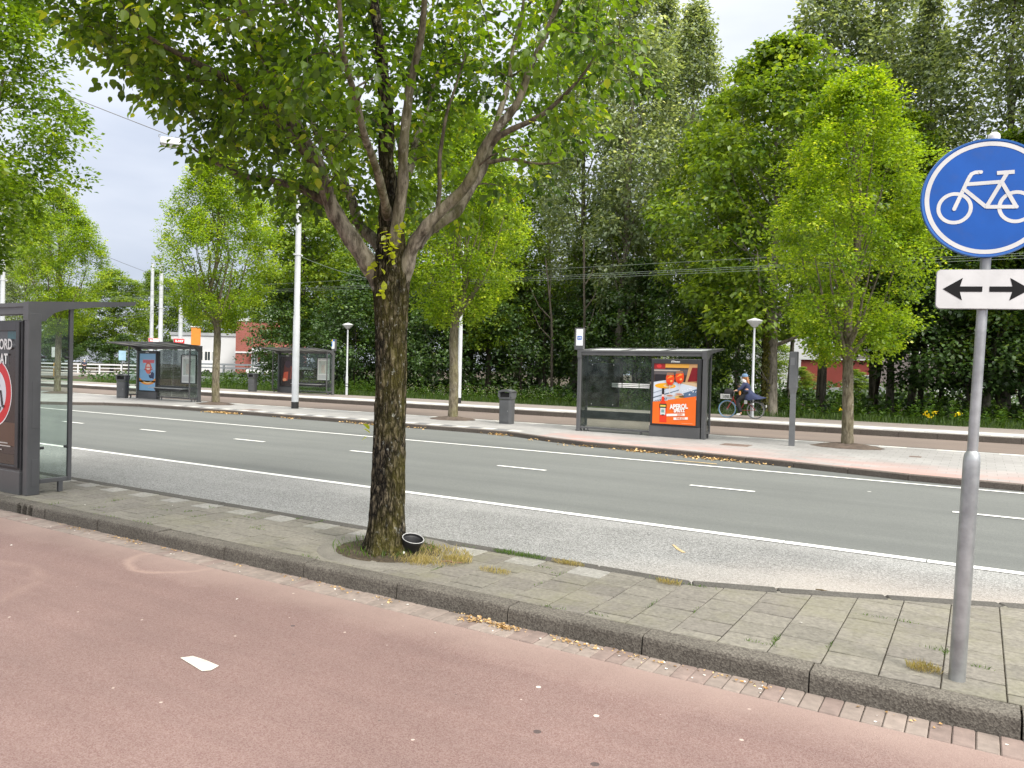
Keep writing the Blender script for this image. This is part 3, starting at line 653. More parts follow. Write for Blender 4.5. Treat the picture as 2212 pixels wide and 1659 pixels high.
# ---- oval street trees on the platform
def oval_tree(seed, H=9.0, R0=2.1, fork=2.1, leafn=68, leafs=.080):
    g = np.random.default_rng(seed); limbs = []
    lead = [(0, 0, -.05, .17), (0, 0, .1, .145), (.01, .01, 1., .128), (g.normal(0, .03), g.normal(0, .03), fork, .120)]
    for q in range(1, 6): lead.append((g.normal(0, .10), g.normal(0, .10), fork+(H-.7-fork)*q/5, .105*(1-q/5.3)))
    lead = smooth_path(lead, 6); limbs.append(lead)
    for q in range(21):
        h0 = fork + (.05 if q < 7 else (q-6)*.33) + g.uniform(-.1, .1); i = int(np.argmin(abs(lead[:, 2]-h0))); a = lead[i, :3]
        an = q*2.4+g.uniform(-.3, .3); tilt = g.uniform(.42, .62) if q < 7 else g.uniform(.25, .45); ln = g.uniform(2.3, 3.3)*(1 if q < 9 else .75)
        pts = []; r0 = .06 if q < 7 else .036
        for s in range(6):
            u = s/5; th = tilt*(1.2-.45*u); pts.append((a[0]+math.cos(an)*math.sin(th)*ln*u+g.normal(0, .03), a[1]+math.sin(an)*math.sin(th)*ln*u+g.normal(0, .03), a[2]+math.cos(th)*ln*u, max(.007, r0*(1-.85*u))))
        limbs.append(smooth_path(pts, 3))
    cs = []
    def env(h):
        u = (h-fork)/(H-fork); return R0*np.interp(u, [-.02, .08, .22, .42, .62, .8, .93, 1], [.2, .55, .86, 1, .86, .60, .34, .10])
    for _ in range(16):  # spires
        an = g.uniform(0, 6.28); h1 = g.uniform(fork+2.2, H-.9); r = env(h1)*g.uniform(.6, .95)
        for s in range(7): cs.append((r*math.cos(an)*(1-.02*s)+g.normal(0, .06), r*math.sin(an)*(1-.02*s)+g.normal(0, .06), h1+s*.17))
    while len(cs) < 800:
        h = g.uniform(fork, H); an = g.uniform(0, 6.28)
        e = env(h)*(1+.42*mnoise.noise(Vector((math.cos(an)*1.4+seed, math.sin(an)*1.4, h*.8)))); r = e*g.uniform(0, 1)**.42
        x, y = r*math.cos(an), r*math.sin(an)
        if mnoise.noise(Vector((x*1.35+seed*3, y*1.35, h*1.0))) < -.02 and g.random() < .88: continue
        if h < fork+.45 and r < .3: continue
        cs.append((x, y, h))
    mb = MB(); P, D, U, S, T = grow(mb, limbs, np.array(cs), g, leafn, leafs, .27, .85, .9, .008, .12, 0, side=4, lmin=.2)
    return limbs, mb, (P, D, U, S, T)
protos = []
lf_lt = leaf_mat('path_tree_leaf', (.035, .085, .006), (.19, .30, .014), .45, .03, (.34, .42, .05))
for seed in (21, 34, 57):
    limbs_, mbb, lv = oval_tree(seed, 9.0, 2.1 if seed < 50 else 2.3, 2.1 if seed == 21 else 2.8, 68 if seed < 50 else 88)
    th = thing('street_tree', None, None, (0, 0, -50))
    mb = MB(); mb.tube(limbs_[0][:, :3], limbs_[0][:, 3]*(1+.05*np.sin(np.arange(len(limbs_[0]))*2.1)), 14); mb.build('trunk', m_barkp, th, smooth=True)
    for lb in limbs_[1:]: mbb.tube(lb[:, :3], lb[:, 3], 6)
    mbb.build('branches', m_barkp, th, smooth=True)
    leaf_obj('crown', *lv, lf_pt if seed < 50 else lf_lt, T_LEAF, th); protos.append(th)
GP = 'street trees along the tram platform'
PT = [(0, -2.57, 19.15, .95, 2.2, 'bright green oval street tree right of the grey slender totem'), (1, -14.0, 19.5, 1.09, .4, 'bright green street tree standing behind the mossy tree, left of the grey litter bin'),
      (1, -24.8, 19.1, 1.06, 4.0, 'bright green street tree beside the shelter with the blue poster'), (1, -36.2, 19.3, 1.02, 2.0, 'slim street tree seen through the glass side of the near left shelter')]
used = set()
for (k, x, y, s, rz, lab) in PT:
    o = protos[k] if k not in used else dup(protos[k]); used.add(k)
    o.location = (x, y, .17); o.rotation_euler = (0, 0, rz); o.scale = (s, s, s); tag(o, lab, 'tree', GP)
o = protos[2]; o.location = (-14.1, 5.35, .11); o.scale = (1.08,)*3; tag(o, 'street tree crown at the upper left edge, rising behind the near left shelter', 'tree', 'street trees by the cycle path')
# soil circles round the platform trees
m_pit = M('tree_pit_soil', (.085, .062, .048), .95, 0, .3, 6, .8, 40)
for i, (k, x, y, s, rz, lab) in enumerate(PT):
    mb = MB(); n = 26; ring = []
    for rr, zz_ in ((.0, .27), (.3, .255), (.58, .215), (.78, .183)):
        ring.append([(x+math.cos(2*math.pi*j/n)*rr*(1+.06*math.sin(j*1.9+i)), y+math.sin(2*math.pi*j/n)*rr*.8*(1+.06*math.cos(j*2.3)), zz_+.012*math.sin(j*3.1+rr*9)) for j in range(n)])
    for a, b_ in zip(ring[:-1], ring[1:]):
        for j in range(n): mb.poly([a[j], b_[j], b_[(j+1) % n], a[(j+1) % n]])
    tag(mb.build('tree_pit', m_pit, smooth=True), kind='structure')
# ------------------------------------------------------------------ the wood behind the tram lane
def wood_tree(seed, kind):
    g = np.random.default_rng(seed); limbs = []; mbb = MB()
    if kind == 'poplar': H, R0, h0, r0, nc, ln_, ls, cr_, fl = 22., 2.7, 5.0, .24, 1000, 19, .22, .5, 1.1
    elif kind == 'broad': H, R0, h0, r0, nc, ln_, ls, cr_, fl = 13., 3.4, 2.8, .20, 1100, 24, .20, .50, .5
    else: H, R0, h0, r0, nc, ln_, ls, cr_, fl = 7., 2.8, 1.2, .062, 450, 20, .18, .5, .6
    bendx, bendy = g.normal(0, .35), g.normal(0, .35); lead = [(0, 0, -.1, r0*1.35), (0, 0, .25, r0*1.05)]
    for q in range(1, 8):
        u = q/7; lead.append((bendx*math.sin(u*2.5)+g.normal(0, .07), bendy*math.sin(u*2.2)+g.normal(0, .07), .25+(H-.8)*u, max(.012, r0*(1-.93*u**.8))))
    lead = smooth_path(lead, 4); limbs.append(lead); nl = 24 if kind != 'under' else 12
    for q in range(nl):
        hh = h0*.85 + (H*.82-h0)*q/nl + g.uniform(-.2, .2); i = int(np.argmin(abs(lead[:, 2]-hh))); a = lead[i, :3]; an = q*2.4+g.uniform(-.4, .4)
        tl = (.5 if kind == 'poplar' else 1.05)*g.uniform(.8, 1.2); L_ = R0*g.uniform(.75, 1.15)*(1.25 if kind == 'poplar' else 1)*(1-.45*q/nl); pts = []
        for s in range(5):
            u = s/4; th = tl*(1.15-.4*u); pts.append((a[0]+math.cos(an)*math.sin(th)*L_*u+g.normal(0, .05), a[1]+math.sin(an)*math.sin(th)*L_*u+g.normal(0, .05), a[2]+math.cos(th)*L_*u+g.normal(0, .05), max(.012, lead[i, 3]*.5*(1-.85*u))))
        limbs.append(smooth_path(pts, 3))
    if kind != 'poplar':
        for q in range(7):   # dead lower twigs and thin stems
            hh = g.uniform(.6, h0+.5); an = g.uniform(0, 6.28); i = int(np.argmin(abs(lead[:, 2]-hh))); a = lead[i, :3]
            mbb.tube([a, a+np.array([math.cos(an)*.6, math.sin(an)*.6, .35]), a+np.array([math.cos(an)*1.5, math.sin(an)*1.5, .5+g.uniform(0, .6)])], [.022, .015, .005], 5)
    cs = []
    while len(cs) < nc:
        u = g.uniform(0, 1)**(.9 if kind == 'poplar' else 1); h = h0+(H-h0)*u; an = g.uniform(0, 6.28)
        if kind == 'poplar': e = R0*np.interp(u, [0, .12, .4, .7, .9, 1], [.45, .85, 1, .82, .45, .1])
        elif kind == 'broad': e = R0*np.interp(u, [0, .15, .4, .7, .9, 1], [.55, .9, 1, .8, .5, .15])
        else: e = R0*np.interp(u, [0, .15, .5, .8, 1], [.7, 1, .95, .6, .15])
        e *= 1+.45*mnoise.noise(Vector((math.cos(an)*1.2+seed, math.sin(an)*1.2, h*(.35 if kind == 'poplar' else .55)))); r = e*g.uniform(0, 1)**.45
        x, y = r*math.cos(an), r*math.sin(an)
        f = .45 if kind == 'poplar' else .6
        if mnoise.noise(Vector((x*f+seed*3, y*f, h*f))) < (-.12 if kind == 'poplar' else -.03) and g.random() < .85: continue
        i = int(np.argmin(abs(lead[:, 2]-h))); cs.append((x+lead[i, 0], y+lead[i, 1], h))
    P, D, U, S, T = grow(mbb, limbs, np.array(cs), g, ln_, ls, cr_, fl, .9, .012, .25, 0, side=3, lmin=.2)
    th = thing({'poplar': 'poplar_tree', 'broad': 'broadleaf_tree', 'under': 'understorey_tree'}[kind], None, None, (0, 0, -90))
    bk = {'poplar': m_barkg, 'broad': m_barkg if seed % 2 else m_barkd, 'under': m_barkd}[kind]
    mb = MB(); mb.tube(lead[:, :3], lead[:, 3], 10); mb.build('trunk', bk, th, smooth=True)
    for lb in limbs[1:]: mbb.tube(lb[:, :3], lb[:, 3], 5)
    mbb.build('branches', bk, th, smooth=True)
    leaf_obj('crown', P, D, U, S, T, {'poplar': lf_pop, 'broad': lf_br, 'under': lf_dk}[kind], T_LEAF, th)
    return th
WP = {k: [wood_tree(s, k) for s in ss] for k, ss in {'poplar': (3, 8, 14), 'broad': (5, 12, 19), 'under': (2, 9)}.items()}
WH = {'poplar': 22., 'broad': 13., 'under': 7.}; wused = set(); wcount = 0
def plant(kind, x, y, h, lab, grp, wide=1.0, z=.18, cat='tree'):
    global wcount
    v = wcount % len(WP[kind]); wcount += 1; p = WP[kind][v]
    o = p if (kind, v) not in wused else dup(p); wused.add((kind, v)); s = h/WH[kind]
    o.location = (x, y, z); o.rotation_euler = (0, 0, wcount*2.1); o.scale = (s*wide, s*wide, s); tag(o, lab, cat, grp); return o
GPO = 'tall grey-green poplars of the wood'; GBR = 'leafy trees in front of the poplars'; GUN = 'dark undergrowth trees in the wood'; GFAR = 'trees beyond the roundabout'
for (x, y, h, w, lab) in [
    (-26.5, 47, 19, 1.1, 'grey-green poplar behind the mossy tree, leftmost of the tall poplars'), (-20.2, 40, 24.2, 1.0, 'tall poplar just right of the forked tree, first of the tall row'),
    (-16.6, 38.5, 23.5, .95, 'tall pale poplar standing behind the left half of the orange poster shelter'), (-17.6, 44.5, 24.5, 1.0, 'tall poplar in the second row behind the grey litter bin'),
    (-13.9, 41, 21.8, .9, 'tall poplar left of the bright street tree, its top just cut by the photo edge'), (-12.3, 46, 19.5, .8, 'shorter poplar at the right end of the left poplar group, beside the sky gap'),
    (-9.4, 46, 18.8, .7, 'slim poplar top right of the sky gap, above the yellow-green maple'), (-6.8, 41, 23, 1.0, 'tall poplar behind the bright oval street tree'),
    (-4.6, 43, 23, 1.0, 'tall poplar right behind the top of the bright oval street tree'), (-2.7, 40, 19.3, .9, 'tall poplar left of the round blue cycle sign'),
    (.9, 38.5, 22, 1.05, 'tall dark poplar above the round blue cycle sign'), (3.6, 37, 22, 1.1, 'tall poplar cut by the right photo edge'),
    (-33, 47, 15, 1.0, 'poplar crown showing through the gap left of the mossy tree')]: plant('poplar', x, y, h, lab, GPO, w)
for (x, y, h, w, lab) in [
    (-24.15, 37, 13.2, .9, 'light green tree on a straight pale brown trunk behind the platform litter bin'), (-7.0, 31.2, 14.8, 1.0, 'yellow-green maple on a stout ivy-clad trunk beside the cyclist'),
    (-11.2, 36, 14.6, .75, 'yellow-green tree left of the maple, above the orange poster shelter'), (-41, 38.5, 15.5, 1.05, 'dark leafy tree behind the far platform shelter, its trunk left of the shelter'),
    (-46, 45, 15.8, 1.0, 'dark leafy tree behind the white catenary pole and the brick building'), (-33.3, 39, 13.5, 1.0, 'leafy tree behind the mossy trunk and the far platform lamp'),
    (-28.5, 41.5, 14, 1.0, 'leafy tree directly behind the second platform street tree'), (-3.4, 38, 13.4, .9, 'dense green tree between the bright oval street tree and the cycle sign'),
    (.2, 36.5, 11.5, .9, 'dense green tree behind the white arrow plate'), (3.2, 35.5, 13, 1.0, 'leafy tree at the right photo edge behind the sign'), (-18.5, 41, 12, .9, 'dark green tree behind the stop panel of the orange poster shelter')]: plant('broad', x, y, h, lab, GBR, w)
ulab = ['shadowy undergrowth tree behind the far platform shelter', 'shadowy undergrowth tree behind the lamp left of the mossy trunk', 'shadowy undergrowth tree behind the mossy trunk', 'shadowy undergrowth tree left of the platform litter bin',
        'shadowy undergrowth tree behind the platform litter bin', 'shadowy undergrowth tree left of the orange poster shelter', 'shadowy undergrowth tree behind the left glass of the orange poster shelter', 'shadowy undergrowth tree behind the orange drinks poster',
        'shadowy undergrowth tree left of the cyclist', 'shadowy undergrowth tree right of the bright oval street tree', 'shadowy undergrowth tree left of the galvanised sign pole', 'shadowy undergrowth tree right of the galvanised sign pole', 'shadowy undergrowth tree at the right photo edge']
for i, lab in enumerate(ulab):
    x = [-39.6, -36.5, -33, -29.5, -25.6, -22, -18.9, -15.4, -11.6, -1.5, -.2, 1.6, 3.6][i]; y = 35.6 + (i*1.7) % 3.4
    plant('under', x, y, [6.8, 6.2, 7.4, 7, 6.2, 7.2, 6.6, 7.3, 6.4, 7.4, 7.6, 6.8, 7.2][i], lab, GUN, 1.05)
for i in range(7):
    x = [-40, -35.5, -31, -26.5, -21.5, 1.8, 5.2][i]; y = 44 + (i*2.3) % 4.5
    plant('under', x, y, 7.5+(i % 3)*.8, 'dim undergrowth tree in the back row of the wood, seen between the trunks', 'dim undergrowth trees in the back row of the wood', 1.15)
for i in range(9):
    x = [-36, -31, -26, -22.5, -18.5, -14.5, -17, -11, -7.4][i]; y = [60, 58.5, 60, 59, 60, 61, 58, 57.5, 57.8][i]
    plant('broad', x, y, [7, 6, 7.5, 6, 6.5, 5.5, 2.8, 2.4, 2.3][i], 'sunlit bright bush beyond the wood, glimpsed between dark trunks', 'sunlit bushes beyond the wood', 1.5, .1, 'bush')
gq = np.random.default_rng(61); n = 30000; x = gq.uniform(-62, 9, n); y = gq.uniform(34.2, 62, n); hh = np.array([.35+.9*max(0, mnoise.noise(Vector((a*.22, b*.22, 1)))+.35) for a, b in zip(x, y)]); P = np.stack([x, y, .15+gq.random(n)**.8*hh], 1)
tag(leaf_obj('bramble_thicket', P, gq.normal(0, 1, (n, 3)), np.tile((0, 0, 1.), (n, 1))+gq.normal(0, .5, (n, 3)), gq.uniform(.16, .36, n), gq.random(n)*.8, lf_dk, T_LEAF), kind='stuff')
# thin bare stems standing in the shade
mbs = random.Random(4)
for i in range(16):
    x = [-30.8, -27.2, -23.1, -21.3, -19.6, -17.3, -16.1, -13.4, -12.2, -9.2, -5.9, -5.2, -4.1, -2.2, .6, 2.3][i]; y = 35.2+mbs.uniform(0, 4.5); h = mbs.uniform(6, 9); lx, ly = mbs.uniform(-.9, .9), mbs.uniform(-.4, .4)
    mb = MB(); pts = [(lx*u*u+mbs.uniform(-.05, .05), ly*u, h*u-.1) for u in [q/7 for q in range(8)]]; mb.tube(pts, [.13*(1-.6*q/7)*mbs.choice((.7, 1)) for q in range(8)], 8)
    for q in (3, 4, 5):
        a = Vector(pts[q]); an = mbs.uniform(0, 6.28); mb.tube([a, a+Vector((math.cos(an)*.7, math.sin(an)*.7, .7)), a+Vector((math.cos(an)*1.2, math.sin(an)*1.2, 1.7))], [.04, .028, .01], 5)
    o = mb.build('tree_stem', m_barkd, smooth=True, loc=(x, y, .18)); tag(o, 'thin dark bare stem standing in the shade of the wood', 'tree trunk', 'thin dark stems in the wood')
# far trees on the left
for (k, x, y, h, w, lab) in [('poplar', -91, 45, 21.5, 1.2, 'hazy grey poplar behind the left platform tree'), ('poplar', -112, 50, 28, 1.2, 'tall poplar at the left photo edge, cut by the white pole'),
    ('broad', -98.5, 59.5, 13.6, 1.25, 'bright green bushy tree behind the white bridge railing, right of the near left shelter'), ('broad', -113, 61, 8.5, 1.3, 'low leafy tree seen through the near left shelter glass'), ('broad', -104, 56, 8, 1.3, 'low bright tree behind the far cyclist'),
    ('broad', -146, 97, 20.4, 1.0, 'far dark tree on the skyline right of the bright bushy tree'), ('broad', -143, 104, 19.6, 1.0, 'far dark tree on the skyline behind the paired white poles'), ('broad', -138, 110, 17.5, 1.1, 'far tree above the low white building'), ('broad', -128, 113, 17, 1.1, 'far tree above the brick building'), ('broad', -155, 85, 16, 1.2, 'far tree at the left end of the skyline')]:
    plant(k, x, y, h, lab, GFAR, w, 0)
far = [('under', -97.5, 57, 4.6), ('under', -93.5, 58.6, 5), ('under', -101.5, 54.5, 5), ('under', -106, 52.5, 5.5), ('under', -88.5, 61, 4.5)]
for i, (k, x, y, h) in enumerate(far): plant(k, x, y, h, 'dark bush crowding behind the white bridge railing', 'dark bushes behind the white bridge railing', 1.5, 0, 'bush')
for p in sum(WP.values(), []):
    if 'label' not in p or p.location.z < -50:
        for c in p.children_recursive: bpy.data.objects.remove(c)
        bpy.data.objects.remove(p)
# ivy on the stout trunk
g = np.random.default_rng(77); n = 1500; hh = g.uniform(.2, 4.6, n); an = g.uniform(2.2, 4.6, n); P = np.stack([-7.0+np.cos(an)*(.24+.10*g.random(n)), 31.2+np.sin(an)*(.24+.1*g.random(n)), hh+.18], 1)
tag(leaf_obj('ivy', P, np.stack([np.cos(an), np.sin(an), -1.2+0*an], 1)+g.normal(0, .3, (n, 3)), np.stack([np.cos(an), np.sin(an), .6+0*an], 1)+g.normal(0, .3, (n, 3)), g.uniform(.07, .15, n), g.random(n),
    leaf_mat('ivy_leaf', (.05, .06, .012), (.18, .16, .04), .25, .03), T_LEAF), 'brownish ivy climbing the stout trunk behind the cyclist', 'ivy')
# verge: grass and tall weeds
def blades(name, n, fx, fy, z, hrange, wd, mt, seed, lean=.35):
    g = np.random.default_rng(seed); x = fx(g, n); y = fy(g, n); h = g.uniform(hrange[0], hrange[1], n); an = g.uniform(0, 6.28, n)
    P = np.stack([x, y, np.full(n, z)], 1); D = np.stack([np.cos(an)*lean*g.random(n), np.sin(an)*lean*g.random(n), np.ones(n)], 1)
    U = np.stack([-np.sin(an), np.cos(an), g.normal(0, .2, n)], 1)
    tpl = (np.array([(0, wd, 0), (.55, wd*.8, .05), (1, 0, .22), (.55, -wd*.8, .05), (0, -wd, 0)], float), np.array([(0, 1, 3, 4)]))
    tpl = (np.array([(0, wd, 0), (.55, wd*.7, .06), (1, 0, .25), (.5, -wd*.7, .05)], float), np.array([(0, 3, 2, 1)]))
    return leaf_obj(name, P, D, U, h, g.random(n), mt, tpl)
gm = leaf_mat('grass_blade', (.030, .075, .010), (.115, .20, .03), .4, .03)
gv = leaf_mat('verge_blade', (.018, .045, .006), (.075, .125, .02), .35, .03); wm = leaf_mat('weed_leaf', (.015, .042, .007), (.075, .14, .022), .32, .03, (.17, .22, .10))
tag(blades('verge_grass', 26000, lambda g, n: g.uniform(-52, 8, n), lambda g, n: 29.75+g.random(n)**1.4*3.4, .2, (.1, .34), .055, gv, 3), kind='stuff')
g = np.random.default_rng(6); Ps, Ds, Us, Ss, Ts = [], [], [], [], []
for i in range(900):   # upright leafy weeds
    x = g.uniform(-50, 7); y = 30.7+g.random()*3.2; h = g.uniform(.35, 1.0)*(.6+.7*(mnoise.noise(Vector((x*.5, y, 3)))+.4)); h = max(.25, h)
    k = int(14+h*16); u = g.random(k); an = g.uniform(0, 6.28, k); lx, ly = g.normal(0, .08, 2)
    Ps.append(np.stack([x+lx*u+np.cos(an)*.03, y+ly*u+np.sin(an)*.03, .2+u*h], 1)); Ds.append(np.stack([np.cos(an), np.sin(an), .55+0*u], 1)); Us.append(np.stack([-.4*np.cos(an), -.4*np.sin(an), 1+0*u], 1)); Ss.append((.20-.10*u)*g.uniform(.7, 1.2, k)); Ts.append(np.clip(g.normal(.5, .25, k), 0, 1))
tag(leaf_obj('verge_weeds', np.vstack(Ps), np.vstack(Ds), np.vstack(Us), np.concatenate(Ss), np.concatenate(Ts), wm, T_LEAF), kind='stuff')
# pale cow parsley heads and a few yellow flowers
g = np.random.default_rng(8); n = 900; cx = g.choice([-23.5, -22.4, -21, -19.6, -17.8, -25.5, -14.3], n); P = np.stack([cx+g.normal(0, .5, n), 31.4+g.normal(0, .5, n), .45+g.random(n)*.5], 1)
tag(leaf_obj('pale_umbel_flowers', P, g.normal(0, 1, (n, 3))*np.array([1, 1, .2]), np.tile((0, 0, 1.), (n, 1))+g.normal(0, .2, (n, 3)), g.uniform(.03, .06, n), g.random(n), leaf_mat('umbel', (.35, .38, .25), (.6, .6, .5), .2, .02), T_LEAF), kind='stuff')
lf_y = leaf_mat('yellow_petal', (.60, .42, .01), (.75, .6, .02), .3, .03)
for i, (x, y, z) in enumerate([(-4.35, 30.6, .62), (-1.62, 30.4, .60), (-1.3, 30.5, .66), (-1.5, 30.45, .52), (-.62, 30.5, .66)]):
    th = thing('yellow_iris', 'yellow flower among the verge weeds behind the tram platform', 'flower', (x, y, .2), 0, 'yellow flowers in the verge')
    mb = MB(); mb.tube([(0, 0, 0), (.02, 0, z-.25)], .008, 5); mb.build('stem', M('iris_stem', (.05, .12, .02)), th)
    n = 12; leaf_obj('petals', g.normal(0, .035, (n, 3))+np.array([.02, 0, z-.22]), g.normal(0, 1, (n, 3)), g.normal(0, 1, (n, 3)), g.uniform(.06, .1, n), g.random(n), lf_y, T_LEAF, th)

# ---- the near tree's pit: soil mound, concrete ring, grass and dry tufts
cx, cy = PITC; mb = MB(); n = 40; ring = []
for rr, zz_ in ((0, .15), (.35, .145), (.7, .128), (1, .112)): ring.append([(cx+math.cos(2*math.pi*j/n)*rr*.56, cy+math.sin(2*math.pi*j/n)*rr*.5, zz_+.01*math.sin(j*2.7+rr*8)) for j in range(n)])
for a, b_ in zip(ring[:-1], ring[1:]):
    for j in range(n): mb.poly([a[j], b_[j], b_[(j+1) % n], a[(j+1) % n]])
tag(mb.build('tree_pit', m_soil, smooth=True), kind='structure')
mb = MB(); path = []; n = 60
m_ring = ground_mat('pit_ring_concrete', (.15, .14, .12), (.22, .205, .18), 110, .5, .2, 3, None, .92, .4)[0]
V = []
for j in range(n):
    a = 2*math.pi*j/n; bb = len(mb.v)
    for rx, ry, z in ((.49, .42, .09), (.495, .425, .124), (.52, .45, .129), (.65, .56, .128), (.665, .575, .119), (.67, .58, .09)): mb.v.append((cx+math.cos(a)*rx, cy+math.sin(a)*ry, z))
for j in range(n):
    for q in range(5):
        b0 = j*6+q; b1 = ((j+1) % n)*6+q; mb.face((b0, b0+1, b1+1, b1))
tag(mb.build('pit_ring', m_ring, smooth=True), kind='structure')
dry = leaf_mat('dry_grass_blade', (.20, .17, .07), (.46, .38, .19), .4, .02, (.13, .2, .03))
def disc(x0, y0, rx, ry):
    def f(g, n, c={}):
        a = g.uniform(0, 6.28, n); r = np.sqrt(g.random(n)); c['v'] = (x0+np.cos(a)*r*rx, y0+np.sin(a)*r*ry); return c['v'][0]
    def h(g, n): return f.__defaults__[0]['v'][1]
    return f, h
fx, fy = disc(cx-.05, cy, .5, .42); tag(blades('pit_grass', 480, fx, fy, .13, (.025, .085), .06, gm, 31, .9), kind='stuff')
fx, fy = disc(cx+.45, cy+.02, .38, .34); tag(blades('pit_dry_grass', 1500, fx, fy, .125, (.02, .07), .06, dry, 32, 1.2), kind='stuff')
for i, (x, y, rx, ry, n, hh, lab) in enumerate([(-3.95, 5.10, .10, .07, 380, .075, 'yellow dry grass tuft at the pavement edge of the flowerpot tree pit'), (-3.74, 5.33, .14, .07, 380, .07, 'orange dry grass tuft right of the black flowerpot'),
    (-3.30, 5.22, .15, .06, 320, .05, 'flat dry grass tuft between the paving joints, right of the tree pit'), (-3.42, 5.80, .26, .045, 420, .06, 'green and dry grass strip along the bay kerb'), (-2.93, 5.80, .16, .04, 300, .06, 'dry grass tuft by the green sprig on the bay kerb'),
    (-2.02, 5.74, .10, .035, 200, .06, 'dry grass tuft at the bend of the bay kerb'), (-.22, 4.90, .09, .05, 300, .06, 'mossy dry grass tuft at the foot of the cycle sign pole')]):
    fx, fy = disc(x, y, rx, ry); o = blades('grass_tuft', n, fx, fy, .118, (hh*.4, hh), .06, dry if i != 3 else gm, 40+i, 1.0); tag(o, lab, 'grass tuft', 'dry grass tufts on the island')
gq = np.random.default_rng(71); xs_ = []; ys_ = []
for _ in range(60):
    a = gq.uniform(-9, 1.5); b = gq.uniform(4.68, 5.78) if gq.random() < .7 else gq.choice([4.665, 5.80]); k = int(gq.integers(6, 34))
    if gq.random() < .5: a = round((a+19.63)/.3)*.3-19.63; xs_.append(a+gq.normal(0, .004, k)); ys_.append(b+gq.normal(0, .05, k))
    else: xs_.append(a+gq.normal(0, .05, k)); ys_.append(b+gq.normal(0, .005, k))
xs_ = np.concatenate(xs_); ys_ = np.concatenate(ys_)
tag(blades('joint_weeds', len(xs_), lambda g, n: xs_, lambda g, n: ys_, .112, (.012, .04), .09, gm, 72, 1.1), kind='stuff')
# leaf drifts along the kerbs
litm = leaf_mat('dead_leaf', (.26, .15, .06), (.62, .44, .22), .1, .02)
g = np.random.default_rng(9); Ps = []
for _ in range(15):
    x = g.uniform(-25, -.5); 
    for a, b_ in zip(PF[:-1], PF[1:]):
        if b_[0] <= x <= a[0]: yy = a[1]+(b_[1]-a[1])*(x-a[0])/(b_[0]-a[0])
    n = int(g.uniform(12, 80)); Ps.append(np.stack([x+g.normal(0, .28, n), yy-.04-np.abs(g.normal(0, .09, n)), .092+np.abs(g.normal(0, .018, n))], 1))
for _ in range(30):
    x = g.uniform(-8.5, .5); n = int(g.uniform(4, 22)); Ps.append(np.stack([x+g.normal(0, .09, n), 4.46-np.abs(g.normal(0, .035, n)), .006+np.abs(g.normal(0, .006, n))], 1))
for x, n in ((-2.95, 90), (-2.72, 110)): Ps.append(np.stack([x+g.normal(0, .06, n), 4.45-np.abs(g.normal(0, .03, n)), .006+np.abs(g.normal(0, .012, n))], 1))
P = np.vstack(Ps); n = len(P); near = P[:, 1] < 6
tag(leaf_obj('leaf_litter', P, g.normal(0, 1, (n, 3))*np.array([1, 1, .2]), np.tile((0, 0, 1.), (n, 1))+g.normal(0, .4, (n, 3)), np.where(near, g.uniform(.012, .03, n), g.uniform(.04, .09, n)), g.random(n), litm, T_LEAF), kind='stuff')
pap = M('paper_scrap', (.68, .66, .62), .8, var=.15, vs=40)
rr_ = random.Random(12); mb = MB()
for i in range(60):
    x = rr_.uniform(-9, 1); y = rr_.choice((rr_.uniform(4.3, 4.46), rr_.uniform(1.5, 5.6), rr_.uniform(4.3, 4.47))); z = .128 if y > 4.5 else .005; s = rr_.uniform(.005, .014); a = rr_.uniform(0, 3)
    mb.poly([(x+s*math.cos(a+q*1.57+rr_.uniform(-.4, .4)), y+s*math.sin(a+q*1.57)*rr_.uniform(.5, 1), z+rr_.uniform(0, .006)) for q in range(4)])
tag(mb.build('paper_specks', pap), kind='stuff')
m_filter = M('cigarette_filter', (.55, .30, .09), .8); m_cig = M('cigarette_paper', (.75, .73, .7), .8)
for i, (x, y, rz) in enumerate([(-1.58, 4.42, .5), (-1.1, 4.41, .2), (-.98, 4.40, 2.4), (-2.1, 4.43, 1.0), (-3.0, 4.44, .3)]):
    mb = MB(); mb.tube([(-.014, 0, .012), (.006, 0, .012)], .004, 7, 0); mb.tube([(.006, 0, .012), (.016, 0, .012)], .0042, 7, 1)
    o = mb.build('cigarette_butt', [m_filter, m_cig], loc=(x, y, .004)); o.rotation_euler = (0, 0, rz); tag(o, 'cigarette butt lying in the brick gutter below the kerb', 'cigarette butt', 'cigarette butts in the gutter')
for i, (x, y, rz, lab, z, s) in enumerate([(-3.72, 5.2, .3, 'reddish broken stick lying right of the black flowerpot', .13, 1.), (-.98, 6.35, -.3, 'brown mossy twig lying on the bay beside the sign pole', .09, .8), (-1.28, 6.22, .1, 'small dark twig on the bay by the kerb bend', .09, .4)]):
    mb = MB(); mb.tube([(-.09, 0, .008), (-.03, .012, .013), (.03, -.006, .009), (.10, .01, .012)], [.006, .008, .007, .003], 6); mb.tube([(-.02, .01, .012), (.01, .04, .012)], [.004, .002], 5)
    o = mb.build('stick', M('stick_bark', (.20, .11, .07) if i == 0 else (.10, .07, .03), .9), loc=(x, y, z)); o.rotation_euler = (0, 0, rz); o.scale = (s, s, s); tag(o, lab, 'stick')
